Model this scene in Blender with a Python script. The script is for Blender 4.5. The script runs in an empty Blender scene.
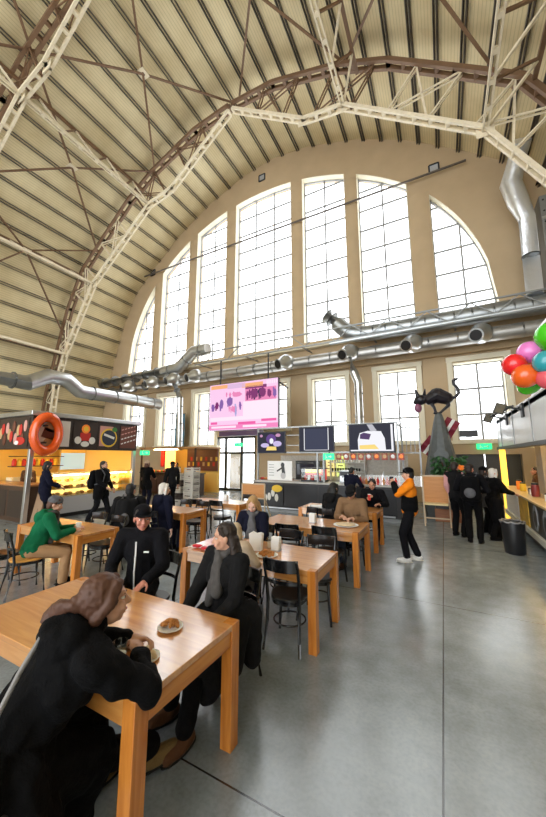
import bpy, bmesh, math, random
from mathutils import Vector as V, Matrix, Euler, Quaternion
R = math.radians
PI = math.pi
rnd = random.Random(7)
SC = bpy.context.scene
COL = SC.collection

# ------------------------------------------------------------------ materials
_m = {}
def mat(name, col=(.5, .5, .5), rough=.5, metal=0., emit=None, es=0., noise=0., nscale=8., bump=0., bscale=40., spec=.5, coat=0., alpha=None):
    if name in _m: return _m[name]
    m = bpy.data.materials.new(name); m.use_nodes = True
    nt = m.node_tree; N = nt.nodes; L = nt.links
    b = N['Principled BSDF']
    b.inputs['Base Color'].default_value = (*col, 1)
    b.inputs['Roughness'].default_value = rough
    b.inputs['Metallic'].default_value = metal
    b.inputs['Specular IOR Level'].default_value = spec
    b.inputs['Coat Weight'].default_value = coat
    b.inputs['Coat Roughness'].default_value = .08
    if emit:
        b.inputs['Emission Color'].default_value = (*emit, 1); b.inputs['Emission Strength'].default_value = es
    tc = N.new('ShaderNodeTexCoord')
    if noise:
        t = N.new('ShaderNodeTexNoise'); t.inputs['Scale'].default_value = nscale; t.inputs['Detail'].default_value = 5
        L.new(tc.outputs['Object'], t.inputs['Vector'])
        mx = N.new('ShaderNodeMix'); mx.data_type = 'RGBA'
        mx.inputs['A'].default_value = (*[c*(1-noise) for c in col], 1)
        mx.inputs['B'].default_value = (*[min(1, c*(1+noise)) for c in col], 1)
        L.new(t.outputs['Fac'], mx.inputs['Factor']); L.new(mx.outputs['Result'], b.inputs['Base Color'])
    if bump:
        t2 = N.new('ShaderNodeTexNoise'); t2.inputs['Scale'].default_value = bscale; t2.inputs['Detail'].default_value = 3
        L.new(tc.outputs['Object'], t2.inputs['Vector'])
        bp = N.new('ShaderNodeBump'); bp.inputs['Strength'].default_value = bump; bp.inputs['Distance'].default_value = .02
        L.new(t2.outputs['Fac'], bp.inputs['Height']); L.new(bp.outputs['Normal'], b.inputs['Normal'])
    _m[name] = m
    return m

def ramp(N, stops):
    r = N.new('ShaderNodeValToRGB'); e = r.color_ramp.elements
    while len(e) < len(stops): e.new(.5)
    for i, (p, c) in enumerate(stops): e[i].position = p; e[i].color = (*c, 1)
    return r

def wood(name, c1, c2, rough=.3, coat=.3, axis='X', scale=1., ior=1.5):
    m = mat(name, c1, rough, coat=coat); m.node_tree.nodes['Principled BSDF'].inputs['Coat IOR'].default_value = ior; nt = m.node_tree; N = nt.nodes; L = nt.links; b = N['Principled BSDF']
    tc = N.new('ShaderNodeTexCoord'); mp = N.new('ShaderNodeMapping')
    s = {'X': (1.2, 14, 14), 'Y': (14, 1.2, 14), 'Z': (14, 14, 1.2)}[axis]
    mp.inputs['Scale'].default_value = [v*scale for v in s]
    L.new(tc.outputs['Object'], mp.inputs['Vector'])
    n = N.new('ShaderNodeTexNoise'); n.inputs['Scale'].default_value = 1.6; n.inputs['Detail'].default_value = 6; n.inputs['Distortion'].default_value = .6
    L.new(mp.outputs['Vector'], n.inputs['Vector'])
    r = ramp(N, [(.3, c1), (.7, c2)]); L.new(n.outputs['Fac'], r.inputs['Fac'])
    L.new(r.outputs['Color'], b.inputs['Base Color'])
    return m

def glass(name, tint=(1, 1, 1), gloss=.07, rough=.02):
    m = bpy.data.materials.new(name); m.use_nodes = True; nt = m.node_tree; N = nt.nodes; L = nt.links
    for n in list(N): N.remove(n)
    o = N.new('ShaderNodeOutputMaterial'); mx = N.new('ShaderNodeMixShader'); t = N.new('ShaderNodeBsdfTransparent'); g = N.new('ShaderNodeBsdfGlossy')
    t.inputs['Color'].default_value = (*tint, 1); g.inputs['Roughness'].default_value = rough
    mx.inputs['Fac'].default_value = gloss
    L.new(t.outputs[0], mx.inputs[1]); L.new(g.outputs[0], mx.inputs[2]); L.new(mx.outputs[0], o.inputs['Surface'])
    _m[name] = m
    return m

# ------------------------------------------------------------------ mesh building
def frame(d, up=V((0, 0, 1))):
    d = d.normalized()
    if abs(d.dot(up)) > .99: up = V((0, 1, 0)) if abs(d.y) < .9 else V((1, 0, 0))
    x = d.cross(up).normalized(); y = x.cross(d).normalized()
    return x, y, d

class MB:
    def __init__(s): s.v = []; s.f = []; s.mi = []; s.cur = 0
    def add(s, vs, fs):
        o = len(s.v); s.v += [tuple(p) for p in vs]
        for f in fs: s.f.append([i+o for i in f]); s.mi.append(s.cur)
        return s
    def box(s, c, d, rz=0., rot=None):
        hx, hy, hz = d[0]/2, d[1]/2, d[2]/2
        M = rot if rot is not None else Matrix.Rotation(rz, 3, 'Z')
        P = [V(c) + M @ V((a*hx, b*hy, e*hz)) for e in (-1, 1) for b in (-1, 1) for a in (-1, 1)]
        return s.add(P, [(0, 2, 3, 1), (4, 5, 7, 6), (0, 1, 5, 4), (2, 6, 7, 3), (0, 4, 6, 2), (1, 3, 7, 5)])
    def span(s, a, b):
        return s.box([(a[i]+b[i])/2 for i in range(3)], [abs(b[i]-a[i]) for i in range(3)])
    def bar(s, a, b, w, h, up=V((0, 0, 1))):
        a, b = V(a), V(b); x, y, d = frame(b-a, V(up))
        P = []
        for p in (a, b):
            for (i, j) in ((-1, -1), (1, -1), (1, 1), (-1, 1)): P.append(p + x*i*w/2 + y*j*h/2)
        return s.add(P, [(0, 3, 2, 1), (4, 5, 6, 7), (0, 1, 5, 4), (1, 2, 6, 5), (2, 3, 7, 6), (3, 0, 4, 7)])
    def tube(s, pts, r, n=8, caps=True):
        pts = [V(p) for p in pts]; rs = r if isinstance(r, (list, tuple)) else [r]*len(pts)
        ring = []; up = V((0, 0, 1)); prev = None
        for i, p in enumerate(pts):
            if i == 0: d = pts[1]-p
            elif i == len(pts)-1: d = p-pts[i-1]
            else: d = (pts[i+1]-p).normalized() + (p-pts[i-1]).normalized()
            if prev is None: x, y, dd = frame(d)
            else:
                dd = d.normalized(); x = prev - dd*prev.dot(dd)
                x = x.normalized() if x.length > 1e-6 else frame(d)[0]
                y = dd.cross(x)
            prev = x
            ring.append([p + (x*math.cos(2*PI*k/n) + y*math.sin(2*PI*k/n))*rs[i] for k in range(n)])
        P = [q for g in ring for q in g]; F = []
        for i in range(len(pts)-1):
            for k in range(n):
                a = i*n+k; b = i*n+(k+1) % n
                F.append((a, b, b+n, a+n))
        if caps:
            F.append(tuple(reversed(range(n)))); F.append(tuple(range((len(pts)-1)*n, len(pts)*n)))
        return s.add(P, F)
    def lathe(s, prof, c=(0, 0, 0), n=20, axis=None):
        c = V(c); P = []; F = []
        x, y, d = (V((1, 0, 0)), V((0, 1, 0)), V((0, 0, 1))) if axis is None else frame(V(axis))
        for (r, z) in prof:
            for k in range(n):
                P.append(c + x*r*math.cos(2*PI*k/n) + y*r*math.sin(2*PI*k/n) + d*z)
        for i in range(len(prof)-1):
            for k in range(n):
                a = i*n+k; b = i*n+(k+1) % n
                F.append((a, b, b+n, a+n))
        F.append(tuple(reversed(range(n)))); F.append(tuple(range((len(prof)-1)*n, len(prof)*n)))
        return s.add(P, F)
    def ell(s, c, r, M=None, nu=14, nv=9):
        c = V(c); M = M or Matrix.Identity(3); P = []; F = []
        for i in range(1, nv):
            t = PI*i/nv
            for k in range(nu):
                p = 2*PI*k/nu
                P.append(c + M @ V((r[0]*math.sin(t)*math.cos(p), r[1]*math.sin(t)*math.sin(p), r[2]*math.cos(t))))
        T = len(P); P.append(c + M @ V((0, 0, r[2]))); P.append(c + M @ V((0, 0, -r[2])))
        for i in range(nv-2):
            for k in range(nu):
                a = i*nu+k; b = i*nu+(k+1) % nu
                F.append((a, a+nu, b+nu, b))
        for k in range(nu):
            F.append((T, k, (k+1) % nu)); o = (nv-2)*nu; F.append((T+1, o+(k+1) % nu, o+k))
        return s.add(P, F)
    def cap(s, a, b, ra, rb, n=10):
        a, b = V(a), V(b); d = b-a; L = d.length
        if L < 1e-5: return s.ell(a, (ra,)*3)
        pts = []; rs = []
        for t in (-80, -55, -28): pts.append(a + d/L*ra*math.sin(R(t))); rs.append(ra*math.cos(R(t)))
        pts.append(a); rs.append(ra); pts.append(b); rs.append(rb)
        for t in (28, 55, 80): pts.append(b + d/L*rb*math.sin(R(t))); rs.append(rb*math.cos(R(t)))
        return s.tube(pts, rs, n)
    def prism(s, poly, a, b, axis='Y'):
        n = len(poly)
        mk = {'Y': lambda p, t: (p[0], t, p[1]), 'X': lambda p, t: (t, p[0], p[1]), 'Z': lambda p, t: (p[0], p[1], t)}[axis]
        P = [mk(p, a) for p in poly] + [mk(p, b) for p in poly]
        F = [tuple(reversed(range(n))), tuple(range(n, 2*n))] + [(i, (i+1) % n, (i+1) % n+n, i+n) for i in range(n)]
        return s.add(P, F)
    def mesh(s, name):
        me = bpy.data.meshes.new(name); me.from_pydata(s.v, [], s.f); me.update()
        bm = bmesh.new(); bm.from_mesh(me); bmesh.ops.recalc_face_normals(bm, faces=bm.faces); bm.to_mesh(me); bm.free()
        return me
    def build(s, name, m, parent=None, bevel=0., smooth=35, loc=None):
        me = s.mesh(name)
        for q in (m if isinstance(m, (list, tuple)) else [m]): me.materials.append(q)
        if len(me.materials) > 1: me.polygons.foreach_set('material_index', s.mi)
        return link(name, me, parent, bevel, smooth, loc)

def link(name, me, parent=None, bevel=0., smooth=35, loc=None):
    if smooth:
        me.polygons.foreach_set('use_smooth', [True]*len(me.polygons))
        me.set_sharp_from_angle(angle=R(smooth))
    o = bpy.data.objects.new(name, me); COL.objects.link(o)
    if parent: o.parent = parent
    if loc: o.location = loc
    if bevel:
        b = o.modifiers.new('bevel', 'BEVEL'); b.width = bevel; b.segments = 2; b.limit_method = 'ANGLE'
    return o

def thing(name, label, cat, loc=(0, 0, 0), rz=0., group=None):
    o = bpy.data.objects.new(name, None); COL.objects.link(o); o.empty_display_size = .1
    o.location = loc; o.rotation_euler = (0, 0, rz)
    return tag(o, label, cat, group)
def tag(o, label, cat, group=None, kind=None):
    o['label'] = label; o['category'] = cat
    if group: o['group'] = group
    if kind: o['kind'] = kind
    return o
def struct(o, label=None, cat=None):
    o['kind'] = 'structure'
    if label: o['label'] = label; o['category'] = cat
    return o
def kids(o): return [c for c in COL.objects if c.parent == o]
def dup(root, loc, rz, label, group=None):
    r = root.copy(); COL.objects.link(r); r.location = loc; r.rotation_euler = (0, 0, rz); r['label'] = label
    if group: r['group'] = group
    for ch in kids(root):
        c = ch.copy(); COL.objects.link(c); c.parent = r
        for g in kids(ch):
            d = g.copy(); COL.objects.link(d); d.parent = c
    return r

# organic bodies: overlapping tapered solids fused into one continuous skin
_tex = {}
def blob(name, mb, m, parent, voxel=.012, smooth=3, puff=0., pscale=.12):
    me = mb.mesh(name); o = bpy.data.objects.new('tmp', me); COL.objects.link(o)
    r = o.modifiers.new('r', 'REMESH'); r.mode = 'VOXEL'; r.voxel_size = voxel
    if smooth:
        q = o.modifiers.new('s', 'SMOOTH'); q.factor = .5; q.iterations = smooth
    if puff:
        if pscale not in _tex:
            t = bpy.data.textures.new('folds', 'CLOUDS'); t.noise_scale = pscale; t.noise_depth = 1; _tex[pscale] = t
        d = o.modifiers.new('d', 'DISPLACE'); d.texture = _tex[pscale]; d.strength = puff; d.mid_level = .5
    dg = bpy.context.evaluated_depsgraph_get()
    me2 = bpy.data.meshes.new_from_object(o.evaluated_get(dg)); me2.name = name
    bpy.data.objects.remove(o); bpy.data.meshes.remove(me)
    me2.materials.clear(); me2.materials.append(m)
    return link(name, me2, parent, 0, 180)
# ------------------------------------------------------------------ materials of the place
PLASTER = mat('plaster', (.52, .385, .235), .8, noise=.12, nscale=1.2, bump=.1, bscale=30)
REVEAL = mat('reveal_paint', (.80, .74, .58), .7, noise=.05, nscale=3)
FRAME_GREY = mat('window_frame_grey', (.28, .28, .28), .5)
STEEL_W = mat('white_painted_steel', (.80, .70, .52), .5, noise=.2, nscale=6)
STEEL_B = mat('brown_painted_steel', (.19, .105, .055), .55, noise=.25, nscale=5)
PURLIN = mat('purlin_paint', (.085, .07, .055), .6)
TIN = mat('galvanised_duct', (.62, .64, .66), .28, metal=.9, noise=.15, nscale=5, bump=.15, bscale=6)
TIN_D = mat('dull_steel', (.30, .31, .31), .45, metal=.8)
DARK = mat('dark_metal', (.025, .025, .028), .4, metal=.3)
BLACKP = mat('black_paint', (.012, .012, .014), .35)
GLASS = glass('window_glass')
GLASS_D = glass('counter_glass', (.95, .97, .96), .1)
WHITE = mat('white_board', (.85, .85, .85), .5)

# roof profile (half): distance from the middle of the hall, height
XR = -7.9
PROF = [(0, 19.7), (2.2, 19.4), (4.9, 18.45), (7.4, 17.1), (9.65, 15.35), (11.5, 13.75), (12.65, 11.4), (13.5, 8.5), (14.1, 6.0), (14.6, 3.0), (14.9, 0)]
YB, YE = 15.0, -16.0
YT = (11.0, 4.8, -1.4, -7.6)

def concrete():
    m = mat('polished_concrete', (.3, .32, .33), .25); nt = m.node_tree; N = nt.nodes; L = nt.links; b = N['Principled BSDF']
    tc = N.new('ShaderNodeTexCoord')
    def noise(s, d=6, dist=0):
        n = N.new('ShaderNodeTexNoise'); n.inputs['Scale'].default_value = s; n.inputs['Detail'].default_value = d; n.inputs['Distortion'].default_value = dist
        L.new(tc.outputs['Object'], n.inputs['Vector']); return n
    n1 = noise(.7, 4, .4); n2 = noise(5, 7); n3 = noise(38, 3)
    r1 = ramp(N, [(.2, (.24, .275, .30)), (.8, (.40, .45, .48))]); L.new(n1.outputs['Fac'], r1.inputs['Fac'])
    r2 = ramp(N, [(.2, (.62, .62, .60)), (.8, (1, 1, 1))]); L.new(n2.outputs['Fac'], r2.inputs['Fac'])
    r3 = ramp(N, [(.3, (.84, .84, .84)), (.6, (1, 1, 1))]); L.new(n3.outputs['Fac'], r3.inputs['Fac'])
    def mul(a, c):
        x = N.new('ShaderNodeMix'); x.data_type = 'RGBA'; x.blend_type = 'MULTIPLY'; x.inputs['Factor'].default_value = 1
        L.new(a, x.inputs['A']); L.new(c, x.inputs['B']); return x.outputs['Result']
    c = mul(mul(r1.outputs['Color'], r2.outputs['Color']), r3.outputs['Color'])
    # sawn joints every 3.1 m
    sp = N.new('ShaderNodeSeparateXYZ'); L.new(tc.outputs['Object'], sp.inputs[0])
    def line(out, off, per, wd):
        a = N.new('ShaderNodeMath'); a.operation = 'ADD'; a.inputs[1].default_value = -off + per*50; L.new(out, a.inputs[0])
        d = N.new('ShaderNodeMath'); d.operation = 'PINGPONG'; d.inputs[1].default_value = per/2; L.new(a.outputs[0], d.inputs[0])
        g = N.new('ShaderNodeMath'); g.operation = 'GREATER_THAN'; g.inputs[1].default_value = wd; L.new(d.outputs[0], g.inputs[0]); return g.outputs[0]
    la = line(sp.outputs['X'], -.13, 3.12, .006); lb = line(sp.outputs['Y'], 1.78, 3.12, .006)
    k = N.new('ShaderNodeMath'); k.operation = 'MULTIPLY'; L.new(la, k.inputs[0]); L.new(lb, k.inputs[1])
    mr = N.new('ShaderNodeMapRange'); mr.inputs['To Min'].default_value = .12; L.new(k.outputs[0], mr.inputs['Value'])
    L.new(mul(c, mr.outputs['Result']), b.inputs['Base Color'])
    rr = N.new('ShaderNodeMapRange'); rr.inputs['To Min'].default_value = .17; rr.inputs['To Max'].default_value = .27
    L.new(n2.outputs['Fac'], rr.inputs['Value']); L.new(rr.outputs['Result'], b.inputs['Roughness'])
    bp = N.new('ShaderNodeBump'); bp.inputs['Strength'].default_value = .05; bp.inputs['Distance'].default_value = .01
    L.new(n2.outputs['Fac'], bp.inputs['Height']); L.new(bp.outputs['Normal'], b.inputs['Normal'])
    b.inputs['Specular IOR Level'].default_value = 1.0
    return m

def boards():
    m = mat('roof_boards', (.7, .62, .42), .7); nt = m.node_tree; N = nt.nodes; L = nt.links; b = N['Principled BSDF']
    uv = N.new('ShaderNodeUVMap'); sp = N.new('ShaderNodeSeparateXYZ'); L.new(uv.outputs[0], sp.inputs[0])
    d = N.new('ShaderNodeMath'); d.operation = 'PINGPONG'; d.inputs[1].default_value = .06; L.new(sp.outputs['X'], d.inputs[0])
    mr = N.new('ShaderNodeMapRange'); mr.inputs['From Max'].default_value = .018; mr.inputs['To Min'].default_value = .72; L.new(d.outputs[0], mr.inputs['Value'])
    n = N.new('ShaderNodeTexNoise'); n.inputs['Scale'].default_value = .5; n.inputs['Detail'].default_value = 6; L.new(uv.outputs[0], n.inputs['Vector'])
    r = ramp(N, [(.3, (.58, .46, .25)), (.7, (.80, .68, .42))]); L.new(n.outputs['Fac'], r.inputs['Fac'])
    x = N.new('ShaderNodeMix'); x.data_type = 'RGBA'; x.blend_type = 'MULTIPLY'; x.inputs['Factor'].default_value = 1
    L.new(r.outputs['Color'], x.inputs['A']); L.new(mr.outputs['Result'], x.inputs['B']); L.new(x.outputs['Result'], b.inputs['Base Color'])
    bp = N.new('ShaderNodeBump'); bp.inputs['Strength'].default_value = .5; bp.inputs['Distance'].default_value = .02
    L.new(mr.outputs['Result'], bp.inputs['Height']); L.new(bp.outputs['Normal'], b.inputs['Normal'])
    return m

struct(MB().span((-24, YE, -.2), (9, YB+.6, 0)).build('floor', concrete()))

full = [(XR-d, z) for d, z in reversed(PROF)] + [(XR+d, z) for d, z in PROF[1:]]
def build_ceiling():
    n = len(full); t = .25; cx, cz = XR, 6.
    arc = [0.]
    for i in range(1, n): arc.append(arc[-1] + math.dist(full[i], full[i-1]))
    me = bpy.data.meshes.new('ceiling'); bm = bmesh.new(); uvl = bm.loops.layers.uv.new('UVMap')
    out = []
    for (x, z) in full:
        d = V((x-cx, z-cz)).normalized(); out.append((x+d.x*t, z+d.y*t))
    for i in range(n-1):
        for ring, fl in ((full, 0), (out, 1)):
            vs = [bm.verts.new((ring[j][0], y, ring[j][1])) for j, y in ((i, YE), (i+1, YE), (i+1, YB+.6), (i, YB+.6))]
            f = bm.faces.new(vs if fl else list(reversed(vs)))
            for l in f.loops:
                j = i if (l.vert.co - vs[0].co).xz.length < 1e-4 else i+1
                l[uvl].uv = (arc[j], l.vert.co.y)
    bm.to_mesh(me); bm.free(); me.materials.append(boards())
    return struct(link('ceiling', me, None, 0, 0)), arc
CEIL, ARC = build_ceiling()
def at_arc(s):
    for i in range(1, len(ARC)):
        if s <= ARC[i]:
            k = (s-ARC[i-1])/(ARC[i]-ARC[i-1]); a, b = full[i-1], full[i]
            t = V((b[0]-a[0], b[1]-a[1])).normalized()
            return (a[0]+(b[0]-a[0])*k, a[1]+(b[1]-a[1])*k), V((t.y, -t.x))   # point and inward normal
s = .6; step = .985
while s < ARC[-1]-.5:
    (x, z), nrm = at_arc(s); tg = V((-nrm.y, nrm.x))
    m = MB(); up = (nrm.x, 0, nrm.y)
    for o in (-.06, .06):
        p = V((x, 0, z)) + V((nrm.x, 0, nrm.y))*.08 + V((tg.x, 0, tg.y))*o
        m.bar((p.x, YE, p.z), (p.x, YB, p.z), .028, .10, up)
    m.build('purlin', PURLIN, CEIL, smooth=0)
    s += step

# ---- end wall with its arched window group and the low windows
XW = -8.62
def arch_z(dx): return 8.0 + 9.7*math.sqrt(max(0, 1-(dx/11.05)**2))
UP = [(-11.05, -8.75), (-8.06, -5.6), (-4.97, -2.57), (-1.9, 1.9), (2.57, 4.97), (5.6, 7.95), (8.85, 11.05)]
LOWX = [(-19.6, -17.75), (-16.35, -14.7), (-13.35, -11.75), (-10.15, -7.05), (-5.65, -3.95), (-2.45, -.8), (.6, 2.35)]
def upper_outline(a, b, inset=0.):
    a += inset; b -= inset; z0 = 7.7 + inset
    pts = [(XW+a, z0), (XW+b, z0)]
    n = 10
    for i in range(n+1):
        dx = b + (a-b)*i/n
        z = arch_z(dx) - inset*1.3
        if z > z0 + .05: pts.append((XW+dx, z))
    return pts
lowz = lambda i: (3.3 if i == 3 else 2.5, 5.72)
def curve_wall(name, loops, y0, y1, m):
    cu = bpy.data.curves.new('w', 'CURVE'); cu.dimensions = '2D'; cu.fill_mode = 'BOTH'; cu.extrude = (y1-y0)/2
    for lp in loops:
        sp = cu.splines.new('POLY'); sp.points.add(len(lp)-1)
        for i, (x, z) in enumerate(lp): sp.points[i].co = (x, z, 0, 1)
        sp.use_cyclic_u = True
    o = bpy.data.objects.new('w', cu); COL.objects.link(o)
    dg = bpy.context.evaluated_depsgraph_get()
    me = bpy.data.meshes.new_from_object(o.evaluated_get(dg)); bpy.data.objects.remove(o)
    me.transform(Matrix.Translation((0, (y0+y1)/2, 0)) @ Matrix.Rotation(PI/2, 4, 'X'))
    me.name = name; me.materials.clear(); me.materials.append(m)
    return link(name, me, None, 0, 0)
rect = lambda x0, z0, x1, z1: [(x0, z0), (x1, z0), (x1, z1), (x0, z1)]
holes = [upper_outline(a, b) for a, b in UP] + [rect(a, lowz(i)[0], b, lowz(i)[1]) for i, (a, b) in enumerate(LOWX)]
holes += [rect(-11.75, 0, -8.95, 2.98), rect(.3, 0, 2.6, 1.95)]
base = [(x, z) for x, z in full]; base[0] = (-24, 0); base.insert(1, (-24, 6.0)); base[-1] = (9, 0); base.insert(-1, (9, 6.0))
def wall_outline():
    pts = [(-24.2, 0), (-24.2, 7)] + [p for p in full if p[1] > 5] + [(9.2, 7), (9.2, 0)]
    return pts
struct(curve_wall('wall_back', [wall_outline()] + holes, YB, YB+.6, PLASTER))

def window(name, outl, nx, zs, x0, x1):
    # lining, frame, bars and one pane set back in the wall
    fr = MB()
    for i in range(len(outl)):
        a, b = outl[i], outl[(i+1) % len(outl)]
        fr.bar((a[0], YB+.38, a[1]), (b[0], YB+.38, b[1]), .12, .09, (0, 1, 0))
    root = struct(fr.build('window_frame', FRAME_GREY, None, smooth=0)); root.name = name
    def top(x):
        zz = []
        for i in range(len(outl)):
            a, b = outl[i], outl[(i+1) % len(outl)]
            if (a[0]-x)*(b[0]-x) <= 0 and abs(a[0]-b[0]) > 1e-6: zz.append(a[1]+(b[1]-a[1])*(x-a[0])/(b[0]-a[0]))
        return max(zz), min(zz)
    br = MB()
    for i in range(1, nx):
        x = x0+(x1-x0)*i/nx; t, b = top(x); br.bar((x, YB+.39, b), (x, YB+.39, t), .075, .05, (0, 1, 0))
    for z in zs:
        xs = []
        for i in range(len(outl)):
            a, b = outl[i], outl[(i+1) % len(outl)]
            if (a[1]-z)*(b[1]-z) < 0: xs.append(a[0]+(b[0]-a[0])*(z-a[1])/(b[1]-a[1]))
        if len(xs) >= 2: br.bar((min(xs), YB+.39, z), (max(xs), YB+.39, z), .06, .08)
    if br.v: br.build('glazing_bar', FRAME_GREY, root, smooth=0)
    MB().add([(p[0], YB+.42, p[1]) for p in outl], [tuple(range(len(outl)))]).build('pane', GLASS, root, smooth=0)
    # painted reveal: a strip round the opening
    rv = MB(); n = len(outl); cx = sum(p[0] for p in outl)/n; cz = sum(p[1] for p in outl)/n
    P = [(p[0], YB-.015, p[1]) for p in outl] + [(p[0], YB+.36, p[1]) for p in outl]
    def inw(p, k): d = V((cx-p[0], cz-p[1])).normalized(); return (p[0]+d.x*k, p[1]+d.y*k)
    Q = [(*inw(p, .03),) for p in outl]
    P += [(q[0], YB-.015, q[1]) for q in Q] + [(q[0], YB+.36, q[1]) for q in Q]
    F = []
    for i in range(n):
        j = (i+1) % n
        F += [(2*n+i, 2*n+j, 3*n+j, 3*n+i), (i, j, 2*n+j, 2*n+i)]
    rv.add(P, F).build('window_reveal', REVEAL, root, smooth=0)
    return root
k = 1
for a, b in UP:
    o = upper_outline(a, b)
    zs = [7.7+1.12*i for i in range(1, 9)]
    window('window_%d' % k, o, 3 if a == -1.9 else 2, zs, XW+a, XW+b); k += 1
for i, (a, b) in enumerate(LOWX):
    z0, z1 = lowz(i)
    window('window_%d' % k, rect(a, z0, b, z1), 3 if i == 3 else 2, [z0+(z1-z0)/3, z0+(z1-z0)*2/3], a, b); k += 1
# moulded architrave round the low windows and the string course above them
for i, (a, b) in enumerate(LOWX):
    z0, z1 = lowz(i); t = MB()
    for (p, q) in (((a-.12, z0), (a-.12, z1+.24)), ((b+.12, z0), (b+.12, z1+.24))): t.bar((p[0], YB-.04, p[1]), (q[0], YB-.04, q[1]), .2, .1, (0, 1, 0))
    t.bar((a-.24, YB-.04, z1+.14), (b+.24, YB-.04, z1+.14), .12, .2)
    t.bar((a-.28, YB-.07, z0-.07), (b+.28, YB-.07, z0-.07), .18, .14)
    struct(t.build('trim_%d' % (i+1), REVEAL, smooth=0, bevel=.01))
struct(MB().span((-23, YB-.22, 6.05), (7, YB, 6.3)).build('trim_8', PLASTER, bevel=.03))
struct(MB().span((-23, YB-.35, 7.3), (7, YB, 7.48)).build('trim_9', REVEAL, bevel=.03))
# window lining behind each pier
for i in range(6):
    a, b = XW+UP[i][1], XW+UP[i+1][0]; zt = arch_z((UP[i][1]+UP[i+1][0])/2)
    P = [(a+.02+(b-a-.04)*j/8, YB-.10*math.sin(PI*j/8)) for j in range(9)]
    struct(MB().prism(P, 7.5, zt-.3, 'Z').build('pillar_%d' % (i+1), PLASTER, smooth=60))

# side walls below the springing
struct(MB().span((-24.4, YE, 0), (-24.2, YB+.6, 7)).build('wall_left', mat('side_wall', (.42, .42, .36), .8, noise=.1, nscale=1)))
struct(MB().span((9.0, YE, 0), (9.2, YB+.6, 7)).build('wall_right', mat('side_wall', (.42, .42, .36), .8)))

# doors in the end wall
DOORF = mat('door_frame_black', (.02, .022, .022), .35)
def glazed_door():
    f = MB(); x0, x1, z1 = -11.75, -8.95, 2.98; y = YB+.12
    for x in (x0+.06, -11.0+.02, -9.9, x1-.06): f.bar((x, y, 0), (x, y, z1), .12, .12, (0, 1, 0))
    for z in (.05, 2.05, z1-.06): f.bar((x0, y, z), (x1, y, z), .12, .12)
    d = struct(f.build('door_frame', DOORF, smooth=0, bevel=.005)); d.name = 'door_1'
    for a, b in ((x0+.12, -11.04), (-10.92, -9.96), (-9.84, x1-.12)):
        MB().span((a, y-.01, .1), (b, y+.01, 2.0)).build('pane', GLASS, d, smooth=0)
        MB().span((a, y-.01, 2.1), (b, y+.01, 2.9)).build('pane', GLASS, d, smooth=0)
    MB().tube([(-10.0, y-.09, .85), (-10.0, y-.09, 1.35)], .018).build('door_handle', TIN, d)
    c = MB()
    for i in range(9): c.tube([(-10.8+i*.09, YB+.33, .1), (-10.8+i*.09, YB+.33, 2.0)], .04, 8)
    c.build('blind', mat('blind_white', (.8, .8, .8), .7), d)
glazed_door()
d2 = MB()
d2.span((.3, YB+.3, 0), (1.43, YB+.36, 1.95)); d2.span((1.47, YB+.3, 0), (2.6, YB+.36, 1.95))
D2 = struct(d2.build('door_leaf', mat('door_dark', (.02, .022, .025), .4), bevel=.01)); D2.name = 'door_2'
for x in (1.36, 1.54): MB().tube([(x, YB+.25, .9), (x, YB+.25, 1.1)], .015).build('door_handle', TIN, D2)

# ------------------------------------------------------------------ roof steel
XT = -8.1
LOWP = [(0.12, 18.72), (3.8, 16.05), (5.5, 15.75), (10.0, 12.2), (12.25, 8.15), (12.95, 6.1), (13.3, 0)]
UPP = [(0.1, 18.98), (2.3, 18.8), (5.3, 17.75), (7.25, 16.65), (9.35, 14.9), (11.1, 13.4), (12.25, 11.1), (13.05, 8.3), (13.7, 6.0), (14.1, 3), (14.3, 0)]
def along(poly, n):
    L = [0]
    for i in range(1, len(poly)): L.append(L[-1]+math.dist(poly[i], poly[i-1]))
    out = []
    for k in range(n+1):
        s = L[-1]*k/n
        for i in range(1, len(poly)):
            if s <= L[i]+1e-9:
                t = (s-L[i-1])/(L[i]-L[i-1]); a, b = poly[i-1], poly[i]
                out.append((a[0]+(b[0]-a[0])*t, a[1]+(b[1]-a[1])*t)); break
    return out
def ladder(m, a, b, gap, w, t, pitch, up=(0, 1, 0)):
    # two flat bars with batten plates between them: the slotted white chord
    a, b = V(a), V(b); x, y, d = frame(b-a, V(up)); L = (b-a).length
    for sg in (-1, 1): m.bar(a+x*sg*gap/2, b+x*sg*gap/2, w, t, up)
    n = max(1, round(L/pitch))
    for i in range(n+1):
        p = a + (b-a)*(i/n); m.bar(p-x*gap/2, p+x*gap/2, .14, t*.9, up)
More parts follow.
